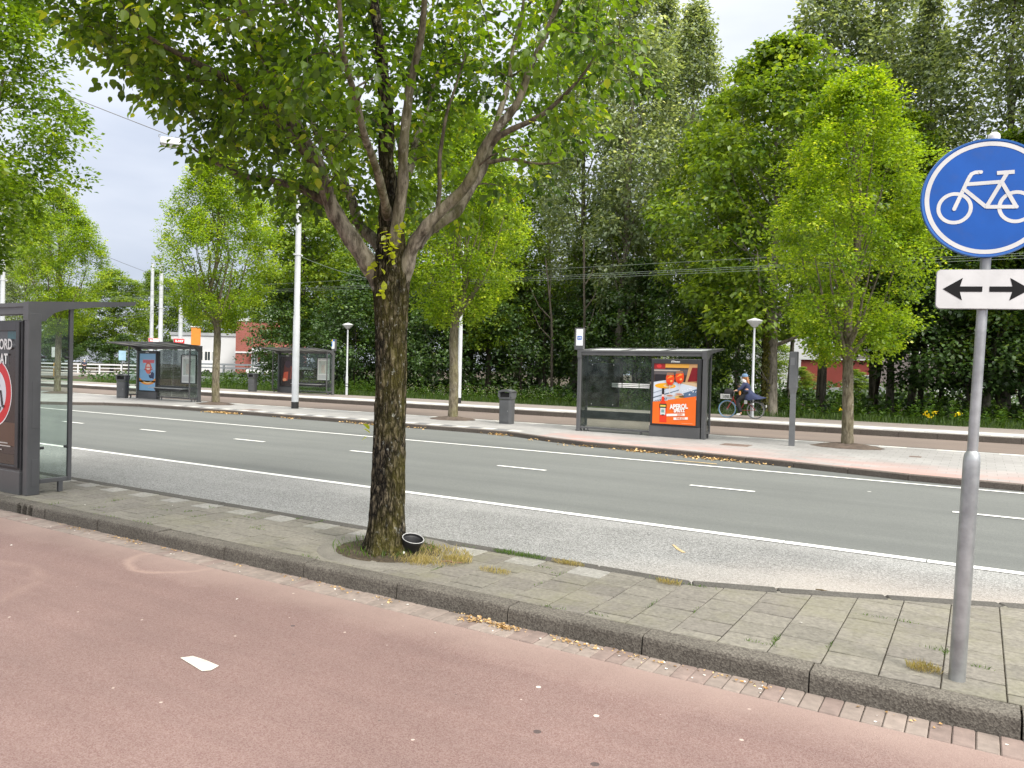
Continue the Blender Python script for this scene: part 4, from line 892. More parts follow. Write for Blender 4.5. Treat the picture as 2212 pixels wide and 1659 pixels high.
# ------------------------------------------------------------------ shelters
m_sh = M('shelter_grey_paint', (.098, .099, .102), .42, .1, .12, 2.2, .08, 90, .12)
m_shd = M('shelter_dark_paint', (.038, .039, .042), .4, .1, .15, 2)
m_shl = M('shelter_light_frame', (.30, .31, .31), .4, .3, .1, 3)
m_bench = M('bench_metal', (.45, .46, .46), .35, .7, .1, 4)
def glass_mat(name, tint, refl=.9):
    mt, t, b, o = nodes(name); t.nodes.remove(b)
    tr = NN(t, 'BsdfTransparent'); gl = NN(t, 'BsdfGlossy', Roughness=.02); fr = NN(t, 'LayerWeight', Blend=.22); mx = NN(t, 'MixShader')
    df = NN(t, 'BsdfDiffuse'); df.inputs[0].default_value = (.55, .6, .58, 1)
    c = mixc(t, tint, tuple(x*.93 for x in tint), ramp(t, noise(t, 2.5, 4), .35, .65)); t.links.new(c, tr.inputs[0])
    m1 = NN(t, 'MixShader'); t.links.new(tr.outputs[0], m1.inputs[1]); t.links.new(df.outputs[0], m1.inputs[2])
    t.links.new(mth(t, 'MULTIPLY', ramp(t, noise(t, 3.5, 6, .7), .30, .75), .06), m1.inputs[0])
    t.links.new(mth(t, 'MULTIPLY', fr.outputs['Fresnel'], refl), mx.inputs[0]); t.links.new(m1.outputs[0], mx.inputs[1]); t.links.new(gl.outputs[0], mx.inputs[2]); t.links.new(mx.outputs[0], o.inputs[0]); return mt
m_glass = glass_mat('shelter_glass', (.86, .92, .895)); m_gtint = glass_mat('map_case_back', (.66, .71, .69), .8)
m_roofp = M('roof_panel', (.50, .52, .52), .35, 0, .12, 1.5, 0, 80, .15)
m_print = attr_mat('poster_print', .25, .03, 3)
m_white = M('white_print', (.80, .80, .78), .4, var=.04); m_white2 = M('white_plastic', (.62, .62, .61), .4, var=.05)
m_ink = M('dark_print', (.03, .03, .035), .4, var=.05); m_blue = M('blue_print', (.03, .16, .50), .35, var=.05); m_redp = M('red_print', (.55, .025, .03), .4, var=.08)
m_black = M('black_rubber', (.018, .018, .019), .55, var=.2)

def decal(name, polys, parent, o, ex, ey, step=.0006, mt=None):
    """flat printed sheet: each polygon (colour, points) lies a hair above the one before"""
    o, ex, ey = Vector(o), Vector(ex), Vector(ey); ez = ex.cross(ey); mb = MB()
    for i, (c, pts) in enumerate(polys):
        mb.poly([o+ex*u+ey*v+ez*(step*i) for u, v in pts], 0, s2l(c))
    return mb.build(name, mt or m_print, parent, colattr=True, recalc=False)
def R_(u0, v0, u1, v1): return [(u0, v0), (u1, v0), (u1, v1), (u0, v1)]
def E_(cx, cy, rx, ry, n=28, a0=0, a1=360): return [(cx+rx*math.cos(rad(a0+(a1-a0)*i/n)), cy+ry*math.sin(rad(a0+(a1-a0)*i/n))) for i in range(n if a1-a0 == 360 else n+1)]
def S_(cx, cy, w, h, rot=0):
    c, s = math.cos(rad(rot)), math.sin(rad(rot)); return [(cx+x*c-y*s, cy+x*s+y*c) for x, y in ((-w/2, -h/2), (w/2, -h/2), (w/2, h/2), (-w/2, h/2))]
def ribbon(pts, w):
    L_, R = [], []
    for i, p in enumerate(pts):
        a = Vector(pts[max(i-1, 0)]); b = Vector(pts[min(i+1, len(pts)-1)]); d = (b-a).normalized(); n = Vector((-d.y, d.x))*w/2
        L_.append((p[0]+n.x, p[1]+n.y)); R.append((p[0]-n.x, p[1]-n.y))
    return L_+R[::-1]
# printed posters, in metres: width 1.02, height 1.60, origin at the lower left corner
def poster_drinks(parent, o, ex, ey):
    q = random.Random(3); OR = (236, 110, 38); P = [((70, 58, 56), R_(0, .70, 1.02, 1.60)), ((224, 164, 70), R_(.16, 1.49, .86, 1.60)), ((150, 44, 44), R_(0, 1.44, .27, 1.60)), ((212, 60, 60), E_(.12, 1.53, .06, .05)),
        ((96, 90, 92), R_(0, 1.30, 1.02, 1.45)), ((188, 178, 168), R_(.0, 1.40, .62, 1.43)), ((196, 150, 104), [(.84, 1.60), (1.02, 1.60), (1.02, 1.12), (.74, 1.08)]), ((124, 26, 34), [(.90, 1.50), (1.02, 1.5), (1.02, 1.14), (.80, 1.13)]),
        ((44, 40, 44), R_(.03, 1.13, .34, 1.31)), ((205, 176, 142), [(.62, 1.12), (1.02, 1.10), (1.02, .98), (.56, 1.0)]), ((206, 214, 226), [(0, 1.10), (.30, 1.16), (1.02, 1.0), (1.02, .66), (0, .58)]),
        ((242, 170, 36), E_(.28, 1.005, .25, .075)), ((232, 200, 150), E_(.36, 1.01, .12, .04)), ((230, 130, 60), E_(.36, 1.03, .06, .025)),
        ((92, 104, 118), [(0, .70), (.62, .92), (.62, .90), (0, .67)]), ((140, 150, 164), [(0, .82), (.4, .98), (.4, .965), (0, .80)]), ((92, 112, 140), [(.60, .78), (1.02, .95), (1.02, .70), (.66, .68)])]
    for i in range(15): P.append(((240, 242, 246), S_(.60+q.random()*.4, .78+q.random()*.2, .03, .012, 60)))
    for i in range(7): P.append(((60, 66, 80), S_(.05+.045*i, .595+.012*i, .012, .06, -25)))
    for (gx, gy, s) in ((.62, 1.22, 1.02), (.40, 1.17, 1.)):
        P += [((150, 110, 88), [(gx-.075, gy+.19), (gx+.075, gy+.19), (gx+.105, gy+.04), (gx+.09, gy-.08), (gx+.03, gy-.15), (gx-.03, gy-.15), (gx-.09, gy-.08), (gx-.105, gy+.04)]), ((226, 74, 30), [(gx-.09, gy+.11), (gx+.09, gy+.13), (gx+.10, gy+.03), (gx+.085, gy-.075), (gx+.03, gy-.14), (gx-.03, gy-.14), (gx-.085, gy-.075), (gx-.10, gy+.03)]), ((250, 150, 60), [(gx-.08, gy+.02), (gx+.01, gy+.12), (gx+.07, gy+.09), (gx-.02, gy+.05)]), ((255, 180, 100), S_(gx+.03, gy-.03, .05, .04, 25)), ((214, 52, 22), [(gx-.085, gy-.05), (gx-.03, gy-.125), (gx+.05, gy-.11), (gx-.02, gy-.06)]),
              ((220, 210, 204), R_(gx-.008, gy-.40, gx+.008, gy-.14)), ((208, 196, 190), E_(gx, gy-.42, .10*s, .035)), ((180, 120, 96), E_(gx, gy-.42, .075*s, .02))]
    P += [((206, 160, 90), E_(.62, .72, .10, .05)), ((110, 84, 50), E_(.68, .74, .06, .03)), ((228, 186, 110), E_(.56, .72, .05, .02)),
          (OR, [(0, 0), (1.02, 0), (1.02, .76), (.36, .64), (.36, .62), (0, .575)]), (OR, [(.36, .6), (1.02, .6), (1.02, .76), (.36, .64)]),
          # bottle
          ((226, 62, 34), [(.17, .04), (.345, .04), (.335, .30), (.345, .42), (.32, .55), (.275, .64), (.27, .72), (.215, .72), (.215, .64), (.18, .55), (.16, .42), (.175, .30)]), ((238, 206, 200), R_(.213, .72, .272, .80)), ((40, 36, 40), R_(.215, .78, .27, .945)),
          ((36, 52, 44), R_(.165, .42, .335, .53)), ((222, 196, 90), R_(.185, .452, .315, .50)), ((206, 218, 214), R_(.19, .24, .31, .42)), ((40, 60, 60), R_(.225, .225, .285, .25)), ((120, 160, 160), R_(.215, .30, .285, .38)),
          ((246, 238, 232), S_(.555, .255, .43, .062, 5)), ((246, 238, 232), S_(.675, .165, .335, .062, 5)), ((250, 190, 150), R_(.70, .04, .96, .046))]
    decal('poster', P, parent, o, ex, ey); o, ex, ey = Vector(o), Vector(ex), Vector(ey); ez = ex.cross(ey)*.048; e5 = (ex*math.cos(rad(5))+ey*math.sin(rad(5))); n5 = (ey*math.cos(rad(5))-ex*math.sin(rad(5)))
    text_mesh('lettering', 'APEROL', .155, m_white, parent, o+ex*.625+ey*.47+ez, e5, n5, bold=.008, xs=.82)
    text_mesh('lettering', 'SPRITZ', .105, m_white, parent, o+ex*.64+ey*.365+ez, e5, n5, bold=.006, xs=.86)
    mo = M('orange_print', s2l((214, 120, 60)), .4)
    text_mesh('lettering', 'JOIN', .062, mo, parent, o+ex*.66+ey*.265+ez, e5, n5, bold=.002)
    text_mesh('lettering', 'THE JOY', .06, mo, parent, o+ex*.675+ey*.166+ez, e5, n5, bold=.002)
    text_mesh('lettering', 'APEROL', .036, M('gold_print', s2l((230, 205, 100)), .4), parent, o+ex*.25+ey*.476+ez, ex, ey, bold=.002, xs=.9)
def poster_wheelchair(parent, o, ex, ey):
    P = [((62, 57, 55), R_(0, 0, 1.02, 1.60)), ((70, 72, 74), R_(.0, 1.18, 1.02, 1.60)), ((46, 84, 90), R_(.82, 1.50, 1.02, 1.60)), ((92, 96, 98), R_(.80, 1.42, 1.02, 1.44)), ((84, 64, 52), R_(0, .22, 1.02, .50)), ((40, 34, 32), R_(0, .50, 1.02, .52)), ((46, 40, 38), R_(.86, .50, 1.02, 1.40)), ((66, 60, 54), R_(0, 0, 1.02, .12)),
         ((226, 226, 228), E_(.55, .85, .38, .415, 48)), ((196, 36, 44), E_(.55, .85, .366, .40, 48)), ((206, 210, 218), E_(.55, .85, .26, .285, 48)), ((190, 196, 208), [(.55, 1.12), (.68, 1.08), (.64, .62), (.55, .60)])]
    for i, (a, b, y) in enumerate(((.1, .86, .245), (.1, .92, .21), (.1, .74, .16))): P.append(((190, 188, 184), R_(a, y, b, y+.013)))
    K = (46, 46, 52)
    P += [(K, E_(.58, 1.055, .048, .05)), (K, ribbon([(.58, 1.0), (.585, .86)], .055)), (K, ribbon([(.585, .865), (.70, .865), (.735, .70)], .045)), (K, ribbon([(.725, .70), (.78, .685)], .035)), (K, ribbon([(.58, .94), (.68, .935)], .03)),
          (K, ribbon([(.57+.145*math.cos(rad(a)), .745+.145*math.sin(rad(a))) for a in range(110, 350, 15)], .03))]
    decal('poster', P, parent, o, ex, ey); o, ex, ey = Vector(o), Vector(ex), Vector(ey); ez = ex.cross(ey)*.02
    ml = M('pale_print', (.62, .62, .62), .4)
    text_mesh('lettering', 'AAN BOORD', .165, ml, parent, o+ex*.955+ey*1.43+ez, ex, ey, align='RIGHT', bold=.004, xs=.86)
    text_mesh('lettering', 'GAAT', .165, ml, parent, o+ex*.86+ey*1.255+ez, ex, ey, align='RIGHT', bold=.004, xs=.86)
def poster_blue(parent, o, ex, ey):
    P = [((134, 178, 214), R_(0, 0, 1.02, 1.60)), ((150, 190, 220), R_(0, .9, 1.02, 1.3)), ((226, 120, 130), R_(.2, 1.19, .93, 1.33)), ((236, 150, 60), [(0, .36)]+[(.51+.55*math.cos(rad(a)), .52+.27*math.sin(rad(a))) for a in range(200, 341, 10)]+[(1.02, .36), (1.02, .52)]+[(.51+.5*math.cos(rad(a)), .62+.24*math.sin(rad(a))) for a in range(340, 199, -10)]+[(0, .52)]),
         ((216, 106, 90), E_(.56, .98, .20, .26)), ((236, 206, 196), E_(.56, 1.0, .12, .15)), ((216, 100, 80), R_(.38, .98, .80, 1.03)), ((190, 80, 70), ribbon([(.3, .92), (.56, .86), (.84, .94)], .04)), ((40, 48, 70), E_(.74, .66, .14, .13)), ((230, 230, 236), E_(.70, .70, .05, .05)), ((52, 62, 96), [(.62, .62), (.9, .5), (.94, .74), (.82, .82)])]
    for i in range(3): P.append(((196, 70, 84), R_(.24+.03*i, 1.215+.035*i, .90, 1.228+.035*i)))
    P.append(((250, 214, 160), ribbon([(.28+.1*i, .385-.06*math.sin(math.pi*i/5)) for i in range(6)], .05)))
    decal('poster', P, parent, o, ex, ey)
def poster_red(parent, o, ex, ey):
    P = [((44, 32, 32), R_(0, 0, 1.02, 1.60)), ((92, 44, 36), [(.1, .3), (.8, .4), (.9, 1.1), (.3, 1.2)]), ((196, 84, 56), [(.18, .25), (.5, .3), (.55, .8), (.25, .75)]), ((232, 160, 120), E_(.3, .35, .13, .08)), ((60, 40, 50), E_(.55, 1.2, .25, .2)), ((150, 70, 60), ribbon([(.7, .4), (.78, .9), (.72, 1.1)], .05))]
    decal('poster', P, parent, o, ex, ey)
def map_print(parent, o, ex, ey, w, h):
    q = random.Random(int(w*1000)); P = [((222, 224, 220), R_(0, 0, w, h)), ((90, 96, 104), R_(.04, h-.05, .2, h-.03)), ((120, 128, 138), R_(.3, h-.05, w-.04, h-.035)), ((196, 206, 196), R_(.08, .3, w-.06, h-.12)), ((206, 200, 186), R_(.3*w, .34, .6*w, .7*h))]
    for i in range(16): P.append(((160+q.randint(-20, 40), 160, 160), ribbon([(.08+q.random()*(w-.16), .3), (.08+q.random()*(w-.16), .6*h), (.08+q.random()*(w-.16), h-.13)], .006)))
    for i in range(9): P.append(((170, 172, 174), R_(.06, .06+.022*i, w-.08-.2*q.random()*w, .068+.022*i)))
    decal('map_sheet', P, parent, o, ex, ey)

def make_shelter(name, lab, loc, rz, L_, back_poster, front_poster, sign=None, mapfront=True, stripes=True, zs=1.0, depth=1.42):
    """origin at the foot of the poster-side rear post; x runs along the rear wall (wall at x<0), the open side is +y"""
    th = thing(name, lab, 'bus shelter', loc, rz, 'shelters of the stop'); th.scale = (1, 1, zs)
    Zb = 2.02; Zt = 2.135
    # posts: heavy one beside the poster, slim one at the far end
    mb = MB(); mb.box((-.045, -.03, 0), (.055, .12, Zb+.02), ch=.008); p1 = mb.build('post', m_sh, th, smooth=True)
    for (z0, z1) in ((.10, .40), (.75, 1.28)): mb = MB(); mb.box((.055, .02, z0), (.0585, .11, z1), ch=.001); mb.build('service_panel', m_sh, p1)
    mb = MB(); mb.box((-L_-.05, -.01, 0), (-L_+.05, .13, Zb+.02), ch=.008); mb.box((-L_-.06, -.02, 0), (-L_+.06, .14, .05), ch=.005); mb.build('post', m_sh, th, smooth=True)
    # rear beam and roof
    mb = MB(); mb.box((-L_+.05, -.015, Zb), (-.055, .10, Zt), ch=.006); mb.box((-1.75, -.0165, Zb+.005), (-1.745, -.0148, Zt-.005)); mb.build('rear_beam', m_sh, th)
    D_ = depth; sl_ = math.tan(rad(4.6)); zr = Zt-.01
    prof = [(-.035, 1.955), (.165, 1.955), (.20, 2.00), (.27, 2.055), (.40, 2.10), (.7, zr+.7*sl_-.035), (D_, zr+D_*sl_-.012), (D_+.02, zr+D_*sl_+.035), (-.035, zr+.035)]
    for x0 in (-.062, -L_-.052): 
        mb = MB(); mb.prism(prof, (0, 0, 0), (0, 1, 0), (0, 0, 1), (1, 0, 0), x0, x0+.115); mb.build('roof_bracket', m_sh, th)
    mb = MB()
    def roofbar(x0, x1, y0, y1, t=.045, up=.03): 
        mb.prism([(y0, zr+y0*sl_+up-t), (y1, zr+y1*sl_+up-t), (y1, zr+y1*sl_+up), (y0, zr+y0*sl_+up)], (0, 0, 0), (0, 1, 0), (0, 0, 1), (1, 0, 0), x0, x1)
    roofbar(-L_+.063, -.062, D_-.09, D_+.01); roofbar(-L_+.063, -.062, -.03, .07)
    nb = 3 if L_ < 3.8 else 4; dx = (L_-.125)/nb
    for i in range(1, nb): roofbar(-.062-i*dx-.035, -.062-i*dx+.035, .07, D_-.09)
    mb.build('roof_frame', m_sh, th)
    for i in range(nb):
        mb = MB(); x1 = -.062-i*dx-(.035 if i else 0); x0 = -.062-(i+1)*dx+(.035 if i < nb-1 else 0)
        roofbar(x0+.004, x1-.004, .074, D_-.094, .014, .012); mb.build('roof_panel', m_roofp, th)
    # glazing
    xg0, xg1 = -L_+.06, -1.40; n = 3; w = (xg1-xg0)/n
    for i in range(n):
        mb = MB(); mb.box((xg0+i*w+.004, .04, .13), (xg0+(i+1)*w-.004, .05, Zb-.02)); mb.build('rear_glass', m_glass, th)
    mb = MB(); mb.box((xg0-.01, .015, .075), (xg1+.03, .075, .125), ch=.004); mb.build('glass_rail', m_sh, th)
    for i in range(2):
        mb = MB(); xs = -L_+.25+i*(L_-1.9); mb.box((xs, .03, 0), (xs+.04, .06, .08)); mb.build('foot', m_sh, th)
    if stripes:
        mb = MB()
        for k in range(3):
            for (a, b) in ((0, .27), (.28, .72), (.73, 1.)):
                x0, x1 = -2.46+1.05*a, -2.46+1.05*b-.012; mb.box((x0, .0375, 1.20+k*.042), (x1, .0392, 1.224+k*.042))
        mb.build('safety_stripes', m_white, th)
    # side glasses with their slim front posts
    for sx in (0, -L_):
        mb = MB(); mb.box((sx-.005, .14, .17), (sx+.005, .47, 2.0)); sg = mb.build('side_glass', m_glass, th)
        mb = MB(); mb.box((sx-.022, .47, .12), (sx+.022, .515, zr+.5*sl_-.03), ch=.004); mb.box((sx-.02, .135, .12), (sx+.02, .47, .17), ch=.004); mb.box((sx-.02, .36, 0), (sx+.02, .41, .12)); mb.build('side_frame', m_sh, th)
        for z in (.52, 1.55):
            for y in (.135, .43): mb = MB(); mb.tube([(sx, y, z), (sx, y+.05, z)], .016, 8); mb.build('glass_clamp', m_shd, th)
    # poster box
    box = MB(); box.box((-1.36, -.042, .02), (-.075, .10, 1.955), ch=.008); pb = box.build('poster_box', m_shd, th)
    mb = MB(); mb.box((-1.375, -.055, .0), (-.068, .112, .26), ch=.006); mb.box((-1.37, -.05, .26), (-.07, .107, .275)); mb.build('plinth', m_sh, pb)
    for (yy, s, fn) in ((-.0445, 1, back_poster), (.1025, -1, front_poster)):
        mb = MB(); y0, y1 = sorted((yy, yy+s*.02-.0)); y0, y1 = (yy-.022, yy) if s > 0 else (yy, yy+.022)
        for (a, b, c, d) in ((-1.345, .30, -1.285, 1.94), (-.16, .30, -.09, 1.94), (-1.285, .30, -.16, .325), (-1.285, 1.93-.095, -.16, 1.94)): mb.box((a, y0, b), (c, y1, d), ch=.004)
        mb.build('poster_frame', m_shd, pb)
        e = Vector((s, 0, 0)); oo = Vector((-1.28 if s > 0 else -.165, yy-s*.003, .24+.085))
        sc_ = 1.5/1.6
        hold = bpy.data.objects.new('print', None)
        bpy.data.objects.remove(hold)
        fn(pb, oo+Vector((0, 0, .004)), e*1.093, Vector((0, 0, .944)))
        text_mesh('lettering', 'JCDecaux', .055, m_white, pb, Vector((-.718, yy-s*.0235, 1.888)), e, (0, 0, 1), bold=.002)
    # map case on the rear glass, timetable towards the open side
    mb = MB(); xm0, xm1 = -L_+.20, -L_+1.12
    mb.box((xm0, .03, .70), (xm1, .0385, 1.80)); mc = mb.build('map_case', m_gtint, th)
    mb = MB()
    for (a, b, c, d) in ((xm0-.02, .68, xm0+.015, 1.82), (xm1-.015, .68, xm1+.02, 1.82), (xm0+.015, .68, xm1-.015, .715), (xm0+.015, 1.785, xm1-.015, 1.82)): mb.box((a, .0525, b), (c, .085, d), ch=.003)
    mb.build('map_frame', m_shd, mc)
    for (u, v) in ((.17, 1.775), (.78, 1.775), (.17, .74), (.78, .74)):
        mb = MB(); mb.box((xm0+u-.012, .024, v-.012), (xm0+u+.012, .03, v+.012)); mb.build('screw', m_shl, mc)
    mb = MB(); mb.box((xm0+.01, .0525, .71), (xm1-.01, .058, 1.79)); mb.build('map_back', m_white2 if mapfront else m_gtint, mc)
    if mapfront: map_print(mc, (xm1-.02, .060, .72), (-1, 0, 0), (0, 0, 1), .88, 1.06)
    # bench
    mb = MB(); mb.box((-L_+.35, .22, .47), (-1.45, .56, .50), ch=.008); be = mb.build('bench_seat', m_bench, th)
    for x in (-L_+.6, -1.8):
        mb = MB(); mb.box((x-.03, .06, .40), (x+.03, .50, .47), ch=.005); mb.build('bench_bracket', m_sh, be)
    mb = MB(); mb.box((-L_+.06, .056, .36), (-1.40, .10, .56), ch=.006); mb.build('bench_rail', m_shd, be)
    if sign:
        x = -L_; mb = MB(); mb.box((x-.16, -.01, zr+.04), (x+.10, .09, zr+.62), ch=.006); sb = mb.build('stop_sign', m_sh, th); s = sign[1]
        yy = -.0125 if s > 0 else .0925; e = (s, 0, 0); o = (x-.11 if s > 0 else x+.095, yy, zr+.15)
        if sign[0] == 'white':
            decal('sign_face', [((236, 238, 240), R_(0, 0, .20, .44)), ((30, 110, 205), [(.03, .17), (.045, .155), (.155, .155), (.17, .17), (.17, .24), (.155, .255), (.045, .255), (.03, .24)])], sb, o, e, (0, 0, 1))
            text_mesh('lettering', 'GVB', .06, m_white, sb, Vector(o)+Vector((s*.10, -s*.003, .205)), e, (0, 0, 1), bold=.002)
        else:
            decal('sign_face', [((232, 236, 240), R_(0, 0, .20, .44)), ((40, 110, 200), R_(.07, .36, .20, .44)), ((240, 190, 40), R_(0, .36, .07, .44)), ((40, 110, 200), R_(0, .10, .05, .36))], sb, o, e, (0, 0, 1))
    return th
make_shelter('bus_shelter', 'grey glass shelter nearest the viewer, cut by the left edge, with a wheelchair poster', (-9.64, 4.80, .118), 0, 3.4, poster_wheelchair, poster_blue, None, zs=1.065, depth=1.30)
make_shelter('bus_shelter', 'grey glass shelter with the orange drinks poster on the platform', (-5.74, 18.45, .18), 0, 3.4, poster_drinks, poster_red, ('white', 1), mapfront=False)
make_shelter('bus_shelter', 'grey glass shelter with the blue poster, left of a platform tree', (-30.65, 19.75, .18), math.pi, 4.05, poster_drinks, poster_blue, None, zs=1.03)
make_shelter('bus_shelter', 'grey glass shelter on the far platform with a white map, left of the mossy trunk', (-32.6, 29.2, .25), math.pi, 4.0, poster_drinks, poster_red, ('yellow', -1), zs=1.05)

# ------------------------------------------------------------------ litter bins
m_bin = M('bin_grey', (.085, .088, .092), .45, .05, .12, 3, .05, 60, .1); m_dark = M('bin_opening_shade', (.008, .008, .008), .9)
def rr2(w, d, r, n=5):
    o = []
    for cx, cy, a0 in ((w/2-r, d/2-r, 0), (-w/2+r, d/2-r, 90), (-w/2+r, -d/2+r, 180), (w/2-r, -d/2+r, 270)):
        for i in range(n+1): o.append((cx+r*math.cos(rad(a0+90*i/n)), cy+r*math.sin(rad(a0+90*i/n))))
    return o
def loft(mb, secs, mi=0, cap=True):
    n = len(secs[0]); b = len(mb.v)
    for s in secs: mb.v += [tuple(p) for p in s]
    for i in range(len(secs)-1):
        for j in range(n): mb.face((b+i*n+j, b+i*n+(j+1) % n, b+(i+1)*n+(j+1) % n, b+(i+1)*n+j), mi)
    if cap: mb.face(range(b+n-1, b-1, -1), mi); mb.face(range(b+(len(secs)-1)*n, b+len(secs)*n), mi)
def make_bin(lab, loc, rz=0):
    th = thing('litter_bin', lab, 'litter bin', loc, rz, 'grey street litter bins'); sec = lambda w, d, z, r=.09: [(x, y, z) for x, y in rr2(w, d, r)]
    mb = MB(); loft(mb, [sec(.385, .34, 0), sec(.39, .345, .04), sec(.41, .36, .70)]); bd = mb.build('body', m_bin, th, smooth=True)
    mb = MB(); mb.box((-.15, -.184, .06), (.15, -.166, .66), ch=.006); mb.build('door', m_bin, bd)
    mb = MB(); mb.tube([(.11, -.187, .38), (.11, -.181, .38)], .014, 10); mb.build('lock', m_shl, bd)
    mb = MB(); loft(mb, [sec(.40, .35, .0, .09), sec(.40, .35, .03)]); 
    mb = MB(); loft(mb, [sec(.418, .37, .715), sec(.43, .385, .73), sec(.43, .385, .78)]); mb.build('collar', m_bin, th, smooth=True)
    # hood: opening front and back, filled near-black, between two cheeks under a domed lid
    mb = MB()
    for s in (-1, 1): 
        prof = [(-.185, .78), (.185, .78), (.18, .90), (.13, .955), (-.13, .955), (-.18, .90)]
        mb.prism(prof, (0, 0, 0), (0, 1, 0), (0, 0, 1), (1, 0, 0), s*.155, s*.213)
    mb.prism([(-.213, .905)]+[(-.213+.426*i/12, .955+.055*math.sin(math.pi*i/12)) for i in range(13)]+[(.213, .905), (.16, .925), (0, .945), (-.16, .925)], (0, 0, 0), (1, 0, 0), (0, 0, 1), (0, 1, 0), -.185, .185); mb.build('hood', m_bin, th)
    mb = MB(); mb.box((-.152, -.14, .785), (.152, .14, .91)); mb.build('opening_shade', m_dark, th)  # solid near-black block stands in for the shade inside the bin
make_bin('grey rounded litter bin on the platform, left of the orange poster shelter', (-11.84, 19.2, .18), .1)
make_bin('grey litter bin left of the shelter with the blue poster', (-30.9+.1, 19.1, .18), .5)
make_bin('grey litter bin on the far platform, right of a platform tree', (-33.7, 28.3, .25), .2)

# ------------------------------------------------------------------ posts, poles and lamps
m_galv = M('galvanised_steel', (.36, .37, .375), .42, .75, .22, 7, .25, 30, .1); m_polew = M('white_pole_paint', (.50, .52, .54), .4, 0, .07, 2, 0, 50, .1); m_postg = M('totem_grey', (.12, .125, .13), .5, 0, .12, 3, 0, 50, .12)
th = thing('stop_totem', 'slender grey totem post on the platform between shelter and tree', 'post', (-3.65, 18.4, .18), .15)
mb = MB(); loft(mb, [[(x, y, z) for x, y in ((-w, -d), (w, -d), (w*1.1, d*.2), (w*.7, d), (-w*.7, d), (-w*1.1, d*.2))] for w, d, z in ((.062, .06, 0), (.058, .06, 1.22))]); mb.build('shaft', m_postg, th)
mb = MB(); loft(mb, [[(x, y, z) for x, y in ((-w, -d), (w*.7, -d), (w, -d*.4), (w, d), (-w, d))] for w, d, z in ((.060, .062, 1.20), (.095, .08, 1.34), (.092, .08, 2.13), (.085, .07, 2.16))]); mb.build('head', m_postg, th)
mb = MB(); mb.box((-.07, -.084, 1.85), (.02, -.081, 2.02)); mb.build('faded_label', M('faded_label', (.17, .175, .18), .5), th)
def catenary_pole(x, y, z, h, lab, r=.125, black=True, name='catenary_pole', coll=3.3):
    th = thing(name, lab, 'pole', (x, y, z), 0, 'white tram wire poles')
    mb = MB(); mb.tube([(0, 0, 0), (0, 0, coll), (0, 0, coll+.06), (0, 0, h*.6), (0, 0, h)], [r, r*.97, r*.86, r*.83, r*.72], 18); mb.build('shaft', m_polew, th, smooth=True)
    if black: mb = MB(); mb.tube([(0, 0, -.02), (0, 0, .24)], r+.005, 18); mb.build('base_sleeve', m_black, th, smooth=True)
    mb = MB(); mb.tube([(0, 0, h*.64), (0, 0, h*.64+.05)], r*.95, 18); mb.box((-.03, -r*1.6, h*.64), (.03, r*1.6, h*.64+.05)); mb.tube([(0, 0, h), (0, 0, h+.03)], r*.76, 14); mb.build('collar', m_polew, th)
catenary_pole(-21.07, 19.6, .18, 8.6, 'white tapered tram wire pole with black foot, just left of the mossy trunk')
catenary_pole(-19.5, 27.6, .25, 8.6, 'thin white tram wire pole behind the second platform street tree', .09)
catenary_pole(-41.9, 19.6, .1, 8.6, 'white pole cut by the left photo edge above the near shelter')
catenary_pole(-52.6, 34.8, .1, 8.9, 'left of the two paired white poles behind the blue poster shelter', .15)
catenary_pole(-49.3, 33.3, .1, 8.4, 'right of the two paired white poles behind the blue poster shelter', .17)
catenary_pole(-54, 38.2, .1, 7.4, 'white pole left of the orange box sign', .19)
def post_lamp(x, y, z, h, lab):
    th = thing('post_lamp', lab, 'street lamp', (x, y, z), 0, 'mushroom-headed path lamps')
    mb = MB(); mb.tube([(0, 0, 0), (0, 0, .95), (0, 0, 1.0), (0, 0, h-.30)], [.066, .064, .048, .034], 16); mb.build('post', m_polew, th, smooth=True)
    mb = MB(); mb.lathe([(.04, h-.32), (.085, h-.31), (.26, h-.125), (.275, h-.10)], 28); mb.build('lamp_bowl', M('lamp_bowl', (.50, .52, .53), .3, 0, .06), th, smooth=True)
    mb = MB(); mb.lathe([(.285, h-.10), (.285, h-.085), (.16, h-.035), (.05, h), (.01, h+.01)], 28); mb.build('lamp_hood', M('lamp_hood', (.60, .61, .62), .4, .1, .06), th, smooth=True)
    mb = MB()
    for zz_ in (.42, .55): mb.tube([(0, 0, zz_), (0, 0, zz_+.05)], .068, 14)
    mb.build('band', m_postg, th)
post_lamp(-6.95, 28.0, .25, 3.58, 'white mushroom lamp post right behind the cyclist')
post_lamp(-28.2, 29.75, .25, 3.75, 'white mushroom lamp post right of the far platform shelter')

# ------------------------------------------------------------------ the cycle path sign
m_signb = M('sign_blue', (.006, .080, .36), .5, 0, .08, 5, .06, 120, .12); m_signw = M('sign_white', (.54, .545, .55), .5, 0, .06, 6, .06, 120, .12); m_signk = M('sign_black', (.008, .008, .009), .7); m_signk.node_tree.nodes['Principled BSDF'].inputs['Specular IOR Level'].default_value = .2; m_signb.node_tree.nodes['Principled BSDF'].inputs['Specular IOR Level'].default_value = .3
th = thing('cycle_path_sign', 'round blue bicycle sign with a white two-way arrow plate on a galvanised pole', 'traffic sign', (-.06, 4.85, .118))
top = Vector((.085, .095, 2.965)); ax = top.normalized()
mb = MB(); mb.tube([(0, 0, -.05), ax*1.20, ax*1.235, ax*1.255], [.042, .042, .038, .028], 24); mb.build('pole_sleeve', m_galv, th, smooth=True)
mb = MB(); mb.tube([ax*1.18, ax*2.97], [.0265, .0265], 20); mb.build('pole', m_galv, th, smooth=True)
